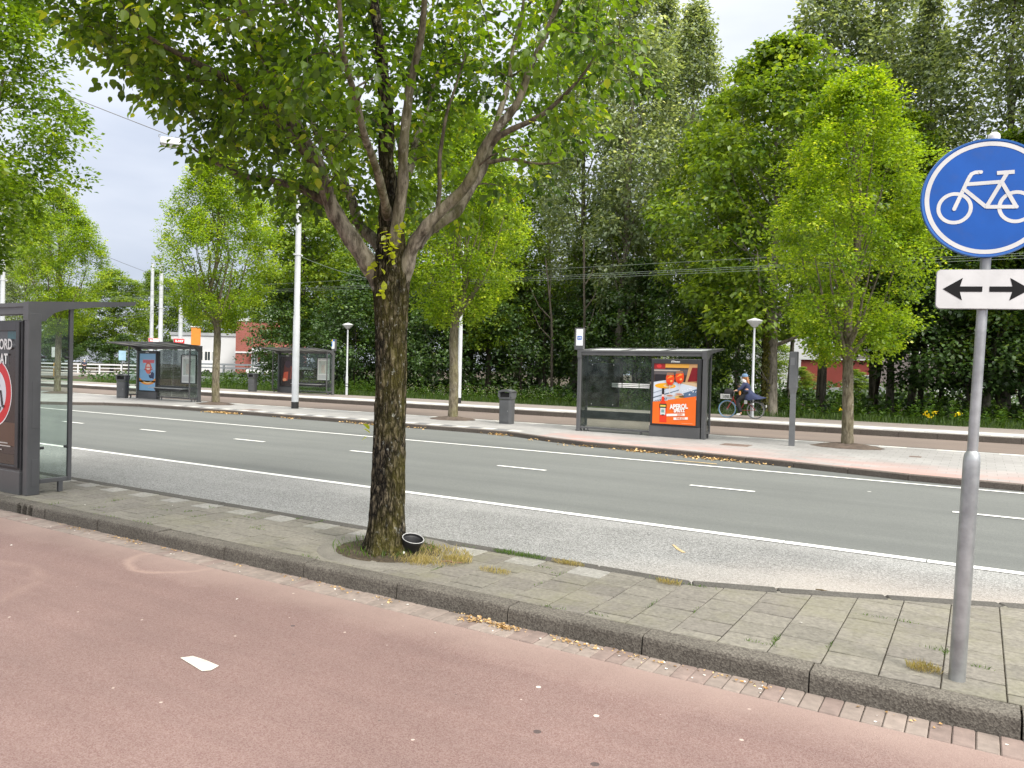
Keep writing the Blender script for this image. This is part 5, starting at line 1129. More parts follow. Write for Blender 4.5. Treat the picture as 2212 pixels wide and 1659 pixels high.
mb = MB(); mb.lathe([(.028, -.03), (.030, 0), (.027, .014), (.016, .024), (.004, .028)], 18); o = mb.build('pole_cap', m_white2, th, smooth=True); o.location = ax*2.97; o.rotation_euler = ax.to_track_quat('Z', 'Y').to_euler()
SX = (rt0*math.cos(rad(18)) - hd*math.sin(rad(18))).normalized(); SX = (SX + Vector((0, 0, -.012))).normalized()
SZ = (ax - SX*ax.dot(SX)).normalized(); SN = SX.cross(SZ)       # SN points at the viewer
def flat(mb, pts, o, d0, d1, mi=0):
    """closed outline given in the sign's plane, extruded along its normal"""
    mb.prism(pts, o, SX, SZ, SN, d0, d1, mi)
dc = ax*2.63 + SN*.042 - SX*.022; RD = .318
mb = MB(); flat(mb, E_(0, 0, RD, RD, 72), dc, -.010, .0); disc_o = mb.build('sign_disc', m_signb, th, smooth=True)
mb = MB(); n = 72; bb = 0
for q, (r, d) in enumerate(((RD, -.026), (RD+.006, -.012), (RD+.002, .004), (RD-.008, .003), (RD-.010, -.002))):
    for j in range(n): a = 2*math.pi*j/n; mb.v.append(tuple(dc+SX*r*math.cos(a)+SZ*r*math.sin(a)+SN*d))
for q in range(4):
    for j in range(n): mb.face((q*n+j, q*n+(j+1) % n, (q+1)*n+(j+1) % n, (q+1)*n+j))
mb.build('rim', M('sign_rim_blue', (.015, .10, .36), .4, 0, .1), disc_o, smooth=True)
def annulus(mb, cx, cy, r0, r1, d, n=56, mi=0):
    bb = len(mb.v)
    for r in (r0, r1):
        for j in range(n): a = 2*math.pi*j/n; mb.v.append(tuple(dc+SX*(cx+r*math.cos(a))+SZ*(cy+r*math.sin(a))+SN*d))
    for j in range(n): mb.face((bb+j, bb+(j+1) % n, bb+n+(j+1) % n, bb+n+j), mi)
mb = MB(); annulus(mb, 0, 0, RD*.885, RD*.958, .0012, 72); mb.build('white_ring', m_signw, disc_o)
mb = MB(); k = RD; dpt = [.0012]
def stroke(pts, w): 
    dpt[0] += .0002; mb.poly([dc+SX*(u*k)+SZ*(v*k)+SN*dpt[0] for u, v in ribbon(pts, w)])
annulus(mb, -.49*k, -.165*k, .217*k, .277*k, .0012); annulus(mb, .43*k, -.165*k, .217*k, .277*k, .0012)
stroke([(-.495, -.18), (-.31, .30), (-.275, .385)], .062); stroke([(-.29, .345), (-.255, .415), (-.20, .44), (-.115, .442)], .062); stroke([(-.335, .24), (.20, .265)], .062); stroke([(-.37, .17), (-.01, -.16)], .062)
stroke([(-.005, -.145), (.205, .27), (.285, .43)], .062); stroke([(.125, .415), (.385, .425)], .066); stroke([(.205, .255), (.43, -.165)], .062); stroke([(-.02, -.155), (.445, -.165)], .062)
for (u, v) in ((-.495, -.18), (.435, -.165), (-.115, .442)): dpt[0] += .0002; mb.poly([dc+SX*((u+.031*math.cos(a*.52))*k)+SZ*((v+.031*math.sin(a*.52))*k)+SN*dpt[0] for a in range(12)])
mb.build('bicycle_pictogram', m_signw, disc_o, recalc=False)
pc = ax*2.135 + SN*.044; PX = (SX+SZ*.02).normalized()
mb = MB(); pw, ph = .237, .105
mb.prism(rr2(pw*2, ph*2, .022, 5), pc, SX, SZ, SN, -.006, 0); pl = mb.build('arrow_plate', m_signw, th)
mb = MB(); mb.prism([(x, y) for x, y in rr2(pw*2+.006, ph*2+.006, .025, 5)], pc, SX, SZ, SN, -.014, -.0062); mb.build('plate_edge', m_galv, pl)
for s in (-1, 1):
    mb = MB(); A = [(.208, 0), (.112, .061), (.124, .0145), (.0165, .0145), (.0165, -.0145), (.124, -.0145), (.112, -.061)]
    mb.poly([pc+SX*(s*u)+SZ*v+SN*.0015 for u, v in (A if s > 0 else A[::-1])]); mb.build('arrow', m_signk, pl, recalc=False)
mb = MB()
for h in (2.47, 2.74, 2.10, 2.17): mb.tube([ax*h, ax*(h+.03)], .0285, 16)
mb.build('clamp', m_galv, th)
# ------------------------------------------------------------------ flowerpot by the tree
th = thing('plant_pot', 'empty black plastic flowerpot lying tilted at the foot of the mossy tree', 'flowerpot', (-4.205, 5.275, .152)); th.rotation_euler = (rad(10), rad(14), .3)
mb = MB(); mb.lathe([(.062, 0), (.066, .004), (.084, .095), (.092, .098), (.094, .118), (.088, .118), (.086, .10), (.078, .092), (.060, .01)], 32); mb.build('pot', m_black, th, smooth=True)
mb = MB(); n = 36
for q, (r, z) in enumerate(((.094, .1185), (.097, .1215), (.094, .1245), (.089, .1215))):
    for j in range(n): mb.v.append((r*math.cos(2*math.pi*j/n), r*math.sin(2*math.pi*j/n), z))
for q in range(4):
    for j in range(n): mb.face((q*n+j, q*n+(j+1) % n, ((q+1) % 4)*n+(j+1) % n, ((q+1) % 4)*n+j))
mb.build('pale_rim', M('pot_rim', (.42, .42, .42), .5), th, smooth=True)
mb = MB()
for (x, y) in ((-.03, .02), (.02, -.035), (.035, .03)): mb.box((x, y, .012), (x+.022, y+.016, .022))
mb.build('debris', pap, th)
mb = MB(); mb.box((0, 0, 0), (.05, .004, .06), ch=.001); o = mb.build('plant_label', M('pale_label', (.55, .56, .52), .5), loc=(-4.235, 5.135, .118)); o.rotation_euler = (rad(-25), .2, .5); tag(o, 'small pale plastic tag leaning against the black flowerpot', 'plant tag')

# ------------------------------------------------------------------ overhead wires and the hanging lamp
m_wire = M('wire', (.16, .16, .165), .5, .3); m_wirel = M('light_wire', (.13, .16, .135), .5, .3)
def wire(name, a, b, sag, r, mt, lab, grp=None, k=14):
    mb = MB(); a, b = Vector(a), Vector(b); mb.tube([a.lerp(b, i/k)+Vector((0, 0, -4*sag*(i/k)*(1-i/k))) for i in range(k+1)], r, 5)
    return tag(mb.build(name, mt, smooth=True), lab, 'wire', grp)
GW = 'tram contact wires'
for (y, z, l) in ((22.0, 4.86, 'upper of the near pair of tram contact wires above the brown lane'), (22.0, 4.74, 'lower of the near pair of tram contact wires above the brown lane'), (23.4, 5.00, 'far tram contact wire above the brown lane'), (23.4, 5.30, 'uppermost thin tram wire above the brown lane')):
    wire('contact_wire', (-75, y, z), (25, y, z), .02, .006, m_wirel, l, GW, 4)
wire('span_wire', (-21.07, 19.6, 5.69), (-19.5, 27.6, 5.75), .55, .012, m_wirel, 'pale cross wire from the white pole sagging behind the mossy tree')
LPT = Vector((-20.33, 14, 8.23))
wire('span_wire', (-21.07, 19.6, 8.72), LPT+Vector((0, .1, .10)), .03, .012, m_wire, 'dark span wire between the hanging lamp and the white pole')
wire('span_wire', LPT+Vector((0, -.1, .10)), (-24.6, 7.0, 10.6), .05, .012, m_wire, 'dark span wire rising from the hanging lamp towards the upper left tree')
for (a, b, l) in (((-60, 29, 9.4), (-41.9, 19.6, 8.6), 'thin wire across the sky above the paired white poles'), ((-52.6, 34.8, 8.2), (-30, 8, 8.8), 'thin slanting wire in the sky gap left of the third platform tree'), ((-75, 45, 6.2), (-49.3, 33.3, 5.5), 'pair wire running to the paired white poles, upper strand'), ((-75, 45, 5.9), (-49.3, 33.3, 5.3), 'pair wire running to the paired white poles, lower strand')): wire('span_wire', a, b, .2, .014, m_wire if a[2] > 7 else m_wirel, l)
th = thing('hanging_street_lamp', 'white boxy street lamp hanging from the span wire', 'street lamp', LPT, .9); th.scale = (.88, .88, .88)
def rbox(w, d, z, r): return [(x, y, z) for x, y in rr2(w, d, r, 4)]
mb = MB(); loft(mb, [rbox(.70, .34, -.17, .05), rbox(.70, .34, -.02, .05), rbox(.66, .30, .02, .05)]); mb.build('housing', m_white2, th, smooth=True)
mb = MB(); loft(mb, [rbox(.56, .24, -.26, .06), rbox(.66, .31, -.19, .06)]); mb.build('diffuser', M('lamp_diffuser', (.66, .67, .66), .25, 0, .05), th, smooth=True)
mb = MB(); loft(mb, [rbox(.72, .36, -.19, .05), rbox(.72, .36, -.17, .05)]); mb.build('seam', m_shl, th)
mb = MB(); mb.tube([(0, 0, .02), (0, 0, .10)], .025, 8); mb.tube([(-.36, 0, .02), (-.41, 0, .06), (-.40, 0, .12), (-.35, 0, .12)], .012, 6); mb.build('hook', m_shl, th)

# ------------------------------------------------------------------ railings, wall, signs on the far left
m_rail = M('railing_white', (.60, .61, .62), .5, 0, .06, 1.2); m_railg = M('railing_grey', (.42, .44, .46), .5, 0, .1, 1.2); m_conc = M('pale_concrete', (.33, .345, .355), .85, 0, .15, .6)
def railing(name, lab, a, b, z0, h, nposts, mt, rails, pw=.06):
    a, b = Vector((*a, z0)), Vector((*b, z0)); th = thing(name, lab, 'railing', a); d = b-a
    for i in range(nposts+1):
        p = d*(i/nposts); mb = MB(); mb.box((p.x-pw, p.y-pw, 0), (p.x+pw, p.y+pw, h-.1)); mb.build('post', mt, th)
    for (z, t) in rails:
        mb = MB(); dn = d.normalized(); nn_ = Vector((-dn.y, dn.x, 0)); mb.prism([(-.04, z-t/2), (.04, z-t/2), (.04, z+t/2), (-.04, z+t/2)], (0, 0, 0), nn_, (0, 0, 1), dn, 0, d.length); mb.build('rail', mt, th)
    return th
railing('bridge_railing', 'long white bridge railing behind the roundabout', (-101, 46.2), (-79.5, 57.2), .12, 1.2, 9, m_rail, ((1.1, .16), (.68, .10), (.30, .09)))
railing('bridge_railing', 'white railing section seen through the blue poster shelter', (-79, 57), (-58.5, 41.2), .12, 1.15, 6, m_rail, ((1.05, .14), (.66, .10), (.3, .09)))
railing('guard_rail', 'grey guard rail along the bridge ramp in front of the parked vans', (-57, 37.5), (-40.5, 42.5), .5, 1.25, 5, m_railg, ((1.15, .14), (.88, .12), (.36, .10)))
mb = MB(); mb.box((-8.5, -.15, 0), (8.5, .15, .62), ch=.02); o = mb.build('ramp_wall', m_conc, loc=(-47.5, 36.8, .1)); o.rotation_euler = (0, 0, .25); tag(o, 'low pale concrete ramp wall behind the second platform tree', 'wall')
g = np.random.default_rng(15); n = 5200; P = np.stack([g.uniform(-56, -40, n), 38.6+g.normal(0, .35, n)+0, .2+g.random(n)*.75], 1); P[:, 1] += (P[:, 0]+48)*.27
tag(leaf_obj('hedge', P, g.normal(0, 1, (n, 3)), np.tile((0, 0, 1.), (n, 1))+g.normal(0, .5, (n, 3)), g.uniform(.08, .16, n), g.random(n), lf_dk, T_LEAF), 'low dark clipped hedge between the ramp wall and the guard rail', 'hedge')
n = 5200; P = np.stack([g.uniform(-22, 3, n), 66.5+g.normal(0, .4, n), .1+g.random(n)*1.35], 1)
tag(leaf_obj('hedge', P, g.normal(0, 1, (n, 3)), np.tile((0, 0, 1.), (n, 1))+g.normal(0, .5, (n, 3)), g.uniform(.14, .28, n), g.random(n), lf_dk, T_LEAF), 'low hedge beyond the wood in front of the red annex', 'hedge')
def small_sign(lab, x, y, z0, h, w, hh, col, face):
    th = thing('road_sign', lab, 'road sign', (x, y, z0), math.atan2(y, x)-math.pi/2)
    mb = MB(); mb.tube([(0, 0, 0), (0, 0, h)], .035, 10); mb.build('post', m_galv, th)
    mb = MB(); mb.box((-w/2, -.06, h-hh), (w/2, -.036, h), ch=.004); mb.build('panel', M('panel_'+face, col, .4, 0, .08), th)
small_sign('small pale blue sign on a thin post before the white railing', -57.2, 35.4, .1, 2.42, .5, .75, (.33, .50, .62), 'pale_blue')
small_sign('small grey sign seen through the glass of the near left shelter', -70, 37.2, .1, 2.7, .75, .9, (.42, .43, .42), 'grey')
th = thing('direction_marker', 'little orange-yellow marker post at the railing, seen through the near shelter glass', 'marker post', (-71.5, 37.9, .1)); mb = MB(); mb.box((-.14, -.1, 0), (.14, .1, 1.3), ch=.02); mb.build('body', M('marker_orange', (.55, .30, .04), .6), th); mb = MB(); mb.box((-.15, -.11, .8), (.15, .11, 1.0)); mb.build('band', m_white2, th)
for (lab, x, y, txt) in (('small red and white stop flag left of the paired white poles', -41.5, 27.6, 'R-NET'), ('red stop flag with white lettering above the blue poster shelter', -40.0, 28.2, 'R-NET')):
    th = thing('stop_flag', lab, 'stop sign', (x, y, .25), math.atan2(y, x)-math.pi/2+.25)
    mb = MB(); mb.tube([(-.28, 0, 0), (-.28, 0, 2.8)], .035, 10); mb.build('post', m_galv, th)
    mb = MB(); mb.box((-.31, -.04, 2.58), (.31, .04, 2.86), ch=.03); fl = mb.build('flag', m_redp if '_' not in lab and 'small' not in lab else M('faded_red', (.55, .12, .12), .5), th)
    text_mesh('lettering', txt, .16, m_white, fl, Vector((.02, -.044, 2.72)), (1, 0, 0), (0, 0, 1), bold=.006)
    if 'small' in lab: mb = MB(); mb.box((-.06, -.043, 2.60), (.29, -.0405, 2.84)); mb.build('white_field', m_white2, fl)
th = thing('orange_box_sign', 'orange box sign on a post above the right end of the blue poster shelter', 'sign', (-39.27, 28.8, .25), math.atan2(28.8, -39.27)-math.pi/2)
mb = MB(); mb.tube([(0, 0, 0), (0, 0, 2.6)], .05, 10); mb.build('post', m_galv, th); mb = MB(); mb.box((-.26, -.2, 2.5), (.26, .2, 3.55), ch=.02); mb.build('box', M('orange_box', (.62, .21, .025), .5, 0, .08), th)
mb = MB(); mb.box((-.30, -.24, 3.55), (.30, .24, 3.60)); mb.build('cap', m_white2, th)

# ------------------------------------------------------------------ buildings
m_wall_w = M('white_cladding', (.60, .61, .62), .7, 0, .06, .25); m_wall_g = M('grey_brick', (.20, .175, .165), .9, 0, .12, .4); m_wall_l = M('pale_blue_render', (.50, .53, .58), .8, 0, .06, .2)
mt, t, b, o_ = nodes('red_brick'); br = NN(t, 'TexBrick', Scale=1.); oc = NN(t, 'TexCoord').outputs['Object']; mpn = NN(t, 'Mapping'); mpn.inputs['Rotation'].default_value = (rad(90), 0, 0); t.links.new(oc, mpn.inputs[0]); t.links.new(mpn.outputs[0], br.inputs['Vector'])
br.inputs['Color1'].default_value = (.30, .075, .055, 1); br.inputs['Color2'].default_value = (.25, .06, .045, 1); br.inputs['Mortar'].default_value = (.3, .2, .17, 1); br.inputs['Brick Width'].default_value = .42; br.inputs['Row Height'].default_value = .14; br.inputs['Mortar Size'].default_value = .012
t.links.new(br.outputs[0], b.inputs['Base Color']); b.inputs['Roughness'].default_value = .9; m_rbrick = mt
m_pane = M('window_pane', (.035, .045, .05), .08, 0, .2, .5); m_wfr = M('window_frame_white', (.72, .72, .70), .5, 0, .04); m_pane2 = M('curtained_pane', (.30, .33, .34), .2, 0, .3, .8)
def building(name, lab, x, y, z, rz, w, d, h, mw, wins, roof=None, parapet=.25):
    """facade on the local -y side, x from 0 to w; wins: (x, z, w, h)"""
    th = thing(name, lab, 'building', (x, y, z), rz); mb = MB(); mb.box((0, 0, 0), (w, d, h)); mb.build('wall', mw, th)
    mb = MB(); mb.box((-.15, -.15, h), (w+.15, d+.15, h+parapet)); mb.build('roof', roof or m_conc, th)
    for i, (wx, wz, ww, wh) in enumerate(wins):
        mb = MB()
        for (a, b_, c, e) in ((wx, wz, wx+.09, wz+wh), (wx+ww-.09, wz, wx+ww, wz+wh), (wx+.09, wz, wx+ww-.09, wz+.09), (wx+.09, wz+wh-.09, wx+ww-.09, wz+wh), (wx+ww/2-.04, wz+.09, wx+ww/2+.04, wz+wh-.09)): mb.box((a, -.06, b_), (c, .0, e))
        f = mb.build('window', m_wfr, th); mb = MB(); mb.box((wx+.09, -.02, wz+.09), (wx+ww-.09, -.004, wz+wh-.09)); mb.build('pane', m_pane if (i*7) % 3 else m_pane2, f)
    return th
W2 = lambda x0, x1, dx, zs, w, h: [(x0+i*dx, z, w, h) for z in zs for i in range(int((x1-x0)/dx)+1)]
building('white_hall', 'low white building with tall windows and grey roof behind the vans', -117, 81, .1, .547, 19, 12, 6.2, m_wall_w, W2(3.2, 8, 1.25, (.5,), 1.05, 3.1)+W2(11.5, 16, 1.25, (.5,), 1.05, 3.1), m_conc, .5)
th = building('brick_hall', 'red brick building with white band left of the wood', -99.6, 80.2, .1, .547, 8.5, 10, 8.3, m_rbrick, W2(2.5, 6, 1.4, (.7,), 1.0, 2.4), m_wall_w, .45)
mb = MB(); mb.box((-.05, -.12, 3.3), (8.6, -.002, 3.55)); mb.build('band', m_wall_w, th); mb = MB(); mb.box((3, -1.4, 3.56), (8.6, -.125, 4.2)); mb.build('canopy', m_wall_w, th)
building('apartment_block', 'grey brick apartment block with white windows seen through the wood', -12.2, 80, .1, .1, 17, 10, 16, m_wall_g, W2(.8, 15.5, 2.9, (3.9, 6.9, 9.9, 12.9), 1.5, 1.7), m_conc)
building('white_block', 'white building end seen between trunks behind the grey totem', -19.6, 78, .1, .1, 6.8, 9, 13, m_wall_w, [(4.6, 8.2, 1.2, 1.5)], m_conc)
building('red_annex', 'long low red clad annex seen through the wood behind the street tree', -13.2, 69.4, .1, .1, 6.2, 5, 3.2, M('red_cladding', (.24, .045, .035), .6, 0, .1, .5), [(4.2, .9, 1.3, 1.1)], m_wall_w, .12)
building('pale_block', 'pale blue-white building behind the sign pole at the right edge', 1.7, 84, .1, .1, 14, 9, 12, m_wall_l, W2(1.4, 12, 2.6, (2.4, 5.4, 8.4), 1.6, 1.3), m_conc)
building('pale_block', 'white building glimpsed through the wood behind the orange poster shelter', -34, 92, .1, .1, 15, 9, 9, m_wall_w, W2(1.4, 13, 2.9, (2.4, 5.4), 1.6, 1.4), m_conc)

# ------------------------------------------------------------------ parked vans
m_vanw = M('van_white_paint', (.72, .73, .74), .3, 0, .04); m_vang = M('vehicle_glass', (.02, .025, .03), .08); m_hub = M('wheel_hub', (.35, .35, .36), .4, .6)
def van(lab, x, y, rz, paint, L_=4.9, H_=2.0, low=False):
    th = thing('parked_van' if not low else 'parked_car', lab, 'van' if not low else 'car', (x, y, .1), rz, 'vehicles parked by the white hall')
    if low: prof = [(0, .3), (0, .78), (.15, .9), (.95, .98), (1.55, 1.42), (3.1, 1.45), (3.9, 1.0), (4.3, .9), (4.35, .3)]; wsp = [(1.05, .98), (1.58, 1.36), (3.05, 1.38), (3.75, 1.0)]
    else: prof = [(0, .32), (0, .85), (.12, 1.0), (.95, 1.18), (1.65, 1.92), (2.0, 2.0), (4.75, 2.0), (4.9, 1.85), (4.9, .32)]; wsp = [(1.05, 1.2), (1.62, 1.8), (2.5, 1.82), (2.5, 1.2)]
    mb = MB(); mb.prism(prof, (0, 0, 0), (1, 0, 0), (0, 0, 1), (0, 1, 0), -.9, .9); bd = mb.build('body', paint, th)
    for s in (-1, 1):
        mb = MB(); mb.prism(wsp, (0, s*.902, 0), (1, 0, 0), (0, 0, 1), (0, s, 0), 0, .008); mb.build('side_window', m_vang, th)
    (xa, za), (xb_, zb) = ((.98, 1.01), (1.53, 1.40)) if low else ((1.0, 1.24), (1.6, 1.87)); mb = MB(); mb.poly([(xa-.02, -.78, za), (xa-.02, .78, za), (xb_-.02, .70, zb), (xb_-.02, -.70, zb)]); mb.build('windscreen', m_vang, th)
    for wx in (.85, L_-1.0):
        for s in (-1, 1):
            mb = MB(); mb.tube([(wx, s*.72, .33), (wx, s*.92, .33)], .33, 20); wh = mb.build('wheel', m_black, th, smooth=True); mb = MB(); mb.tube([(wx, s*.92, .33), (wx, s*.93, .33)], .19, 14); mb.build('rim', m_hub, wh)
    for s in (-1, 1):
        mb = MB(); mb.box((-.02, s*.7-.13, .68), (.03, s*.7+.13, .82)); mb.build('headlight', m_shl, th); mb = MB(); mb.box((L_-.02 if not low else 4.33, s*.78-.07, .8), (L_+.02 if not low else 4.38, s*.78+.07, 1.2 if not low else .95)); mb.build('tail_light', m_redp, th)
    mb = MB(); mb.box((-.05, -.88, .32), (.02, .88, .52)); mb.build('bumper', m_black, th)
van('white van parked before the white hall, left of the platform tree trunk', -97.5, 69.5, .55, m_vanw)
van('white van parked before the white hall, right of the platform tree trunk', -89.6, 74.4, .55, m_vanw)
van('pale car parked in front of the red brick building', -84.5, 77, .55, M('car_silver', (.45, .46, .47), .3, .4, .05), 4.35, low=True)
van('silver car glimpsed between the trunks behind the cyclist', -10.0, 63, .1, M('car_pale', (.5, .52, .55), .3, .4, .05), 4.35, low=True)
van('white van glimpsed between the trunks left of the sign pole', -2.9, 62, .1, m_vanw)
van('white car glimpsed through the wood behind the orange poster shelter', -24, 64, .2, m_vanw, 4.35, low=True)

# ------------------------------------------------------------------ cyclists
def bar(mb, pts, r, n=8, mi=0): mb.tube(pts, r, n, mi)
def make_bike(lab, loc, rz, frame_m, front_tyre, rear_tyre, basket=True):
    """rides towards local -x; origin on the ground between the wheels"""
    th = thing('bicycle', lab, 'bicycle', loc, rz); R = .325
    for (x, ty) in ((-.52, front_tyre), (.50, rear_tyre)):
        mb = MB(); k = 40
        for (rr, tw, n) in ((R-.018, .018, 8),):
            for i in range(k):
                a = 2*math.pi*i/k
                for j in range(n): q = 2*math.pi*j/n; mb.v.append((x+(rr+tw*math.cos(q))*math.cos(a), tw*math.sin(q), R+(rr+tw*math.cos(q))*math.sin(a)))
            for i in range(k):
                for j in range(n): mb.face((i*n+j, ((i+1) % k)*n+j, ((i+1) % k)*n+(j+1) % n, i*n+(j+1) % n))
        w = mb.build('wheel', ty, th, smooth=True)
        mb = MB(); k = 40; rr = R-.042
        for i in range(k):
            a = 2*math.pi*i/k
            for (u, v) in ((rr-.008, -.011), (rr+.008, -.011), (rr+.008, .011), (rr-.008, .011)): mb.v.append((x+u*math.cos(a), v, R+u*math.sin(a)))
        for i in range(k):
            for j in range(4): mb.face((i*4+j, ((i+1) % k)*4+j, ((i+1) % k)*4+(j+1) % 4, i*4+(j+1) % 4))
        mb.build('rim', m_shl, w)
        mb = MB()
        for i in range(18): a = 2*math.pi*i/18; mb.tube([(x, (-1)**i*.02, R), (x+rr*math.cos(a), 0, R+rr*math.sin(a))], .0022, 4)
        mb.tube([(x, -.045, R), (x, .045, R)], .022, 10); mb.build('spokes', m_shl, w)
    hd0, hd1, bb_, st = (-.30, 0, .80), (-.335, 0, .68), (-.05, 0, .29), (.17, 0, .74)
    mb = MB(); bar(mb, [hd0, hd1], .026, 10); bar(mb, [(-.315, 0, .73), (-.19, 0, .50), bb_], .026, 10); bar(mb, [bb_, st], .018)
    for s in (-1, 1):
        bar(mb, [(-.06, s*.03, .29), (.50, s*.05, R)], .010); bar(mb, [(.14, s*.02, .66), (.50, s*.05, R)], .009); bar(mb, [(-.345, s*.045, .66), (-.43, s*.05, .5), (-.52, s*.05, R)], .012)
    bar(mb, [(-.345, -.045, .66), (-.345, .045, .66)], .013); mb.build('frame', frame_m, th, smooth=True)
    mb = MB(); bar(mb, [hd0, (-.285, 0, .95), (-.27, 0, .99)], .014); bar(mb, [(-.10, -.29, .98), (-.2, -.27, .99), (-.29, -.14, .99), (-.30, 0, .99), (-.29, .14, .99), (-.2, .27, .99), (-.10, .29, .98)], .011); hb = mb.build('handlebar', m_hub, th, smooth=True)
    for s in (-1, 1): mb = MB(); bar(mb, [(-.10, s*.29, .98), (-.2, s*.27, .99)], .017); mb.build('grip', m_black, hb)
    mb = MB(); bar(mb, [st, (.20, 0, .82)], .013); loft(mb, [[(.20+a*math.cos(q)*(1 if math.cos(q) > 0 else 1.6), b_*math.sin(q), z) for q in [i*math.pi/6 for i in range(12)]] for a, b_, z in ((.09, .07, .82), (.12, .10, .845), (.11, .09, .875), (.06, .05, .885))]); mb.build('saddle', m_black, th, smooth=True)
    mb = MB(); k = 14
    bar(mb, [(.50+(R+.022)*math.cos(rad(a)), 0, R+(R+.022)*math.sin(rad(a))) for a in range(0, 150, 10)], .016, 6); mb.build('mudguard', m_black, th, smooth=True)
    mb = MB(); mb.box((.86, -.03, .44), (.89, .03, .52), ch=.006); mb.build('rear_lamp', m_white2, th)
    mb = MB(); bar(mb, [(.24, -.06, .66), (.74, -.06, .68)], .008); bar(mb, [(.24, .06, .66), (.74, .06, .68)], .008); bar(mb, [(.3, -.06, .665), (.3, .06, .665)], .007); bar(mb, [(.55, -.06, .675), (.55, .06, .675)], .007); bar(mb, [(.7, -.06, .68), (.50, -.05, R)], .007); mb.build('luggage_rack', m_black, th)
    mb = MB(); mb.box((.10, -.075, .54), (.21, -.055, .72), ch=.006); mb.box((.13, -.078, .57), (.16, -.0755, .60)); mb.build('white_plate', m_white2, th)
    mb = MB(); bar(mb, [(-.05, -.06, .29), (-.05, .06, .29)], .02, 10); mb.tube([(-.05, -.055, .29), (-.05, -.05, .29)], .09, 18); cr_ = mb.build('crank', m_black, th); mb = MB(); bar(mb, [(-.05, -.07, .29), (.0, -.08, .13)], .010); mb.box((-.04, -.17, .115), (.05, -.085, .135)); bar(mb, [(-.05, .07, .29), (-.10, .08, .45)], .010); mb.box((-.15, .085, .44), (-.05, .17, .46)); mb.build('pedal', m_black, cr_)
    if basket:
        m_bk = M('crate_plastic', (.46, .47, .46), .6, 0, .1, 20); mb = MB(); x0, x1, y0, y1, z0, z1 = -.74, -.40, -.20, .20, .70, .87
        for zc_, h in ((z0, .02), (z1-.025, .03)):
            mb.box((x0, y0, zc_), (x1, y0+.012, zc_+h)); mb.box((x0, y1-.012, zc_), (x1, y1, zc_+h)); mb.box((x0, y0+.012, zc_), (x0+.012, y1-.012, zc_+h)); mb.box((x1-.012, y0+.012, zc_), (x1, y1-.012, zc_+h))
        for i in range(9):
            xx = x0+.004+i*(x1-x0-.02)/8
            for yy in (y0+.001, y1-.011): mb.box((xx, yy, z0+.02), (xx+.010, yy+.010, z1-.025))
        for i in range(9):
            yy = y0+.016+i*(y1-y0-.045)/8
            for xx in (x0+.001, x1-.011): mb.box((xx, yy, z0+.02), (xx+.010, yy+.010, z1-.025))
        mb.box((x0+.012, y0+.012, z0+.004), (x1-.012, y1-.012, z0+.012)); bar(mb, [(-.40, 0, .70), (-.33, 0, .72)], .014); mb.build('crate', m_bk, th)
    return th
def skin_obj(name, pts, edges, mt, parent=None, sub=2, root=0):
    me = bpy.data.meshes.new(name); me.from_pydata([p[:3] for p in pts], edges, []); me.materials.append(mt); o = bpy.data.objects.new(name, me); COL.objects.link(o)
    sk = o.modifiers.new('skin', 'SKIN'); sk.use_smooth_shade = True; sb = o.modifiers.new('sub', 'SUBSURF'); sb.levels = sb.render_levels = sub
    for i, p in enumerate(pts):
        r = p[3]; me.skin_vertices[0].data[i].radius = (r, p[4] if len(p) > 4 else r); me.skin_vertices[0].data[i].use_root = (i == root)
    dg = bpy.context.evaluated_depsgraph_get(); m2 = bpy.data.meshes.new_from_object(o.evaluated_get(dg)); bpy.data.objects.remove(o); bpy.data.meshes.remove(me)
    m2.materials.clear(); m2.materials.append(mt); m2.polygons.foreach_set('use_smooth', [True]*len(m2.polygons)); o = bpy.data.objects.new(name, m2); COL.objects.link(o)
    if parent: o.parent = parent
    return o
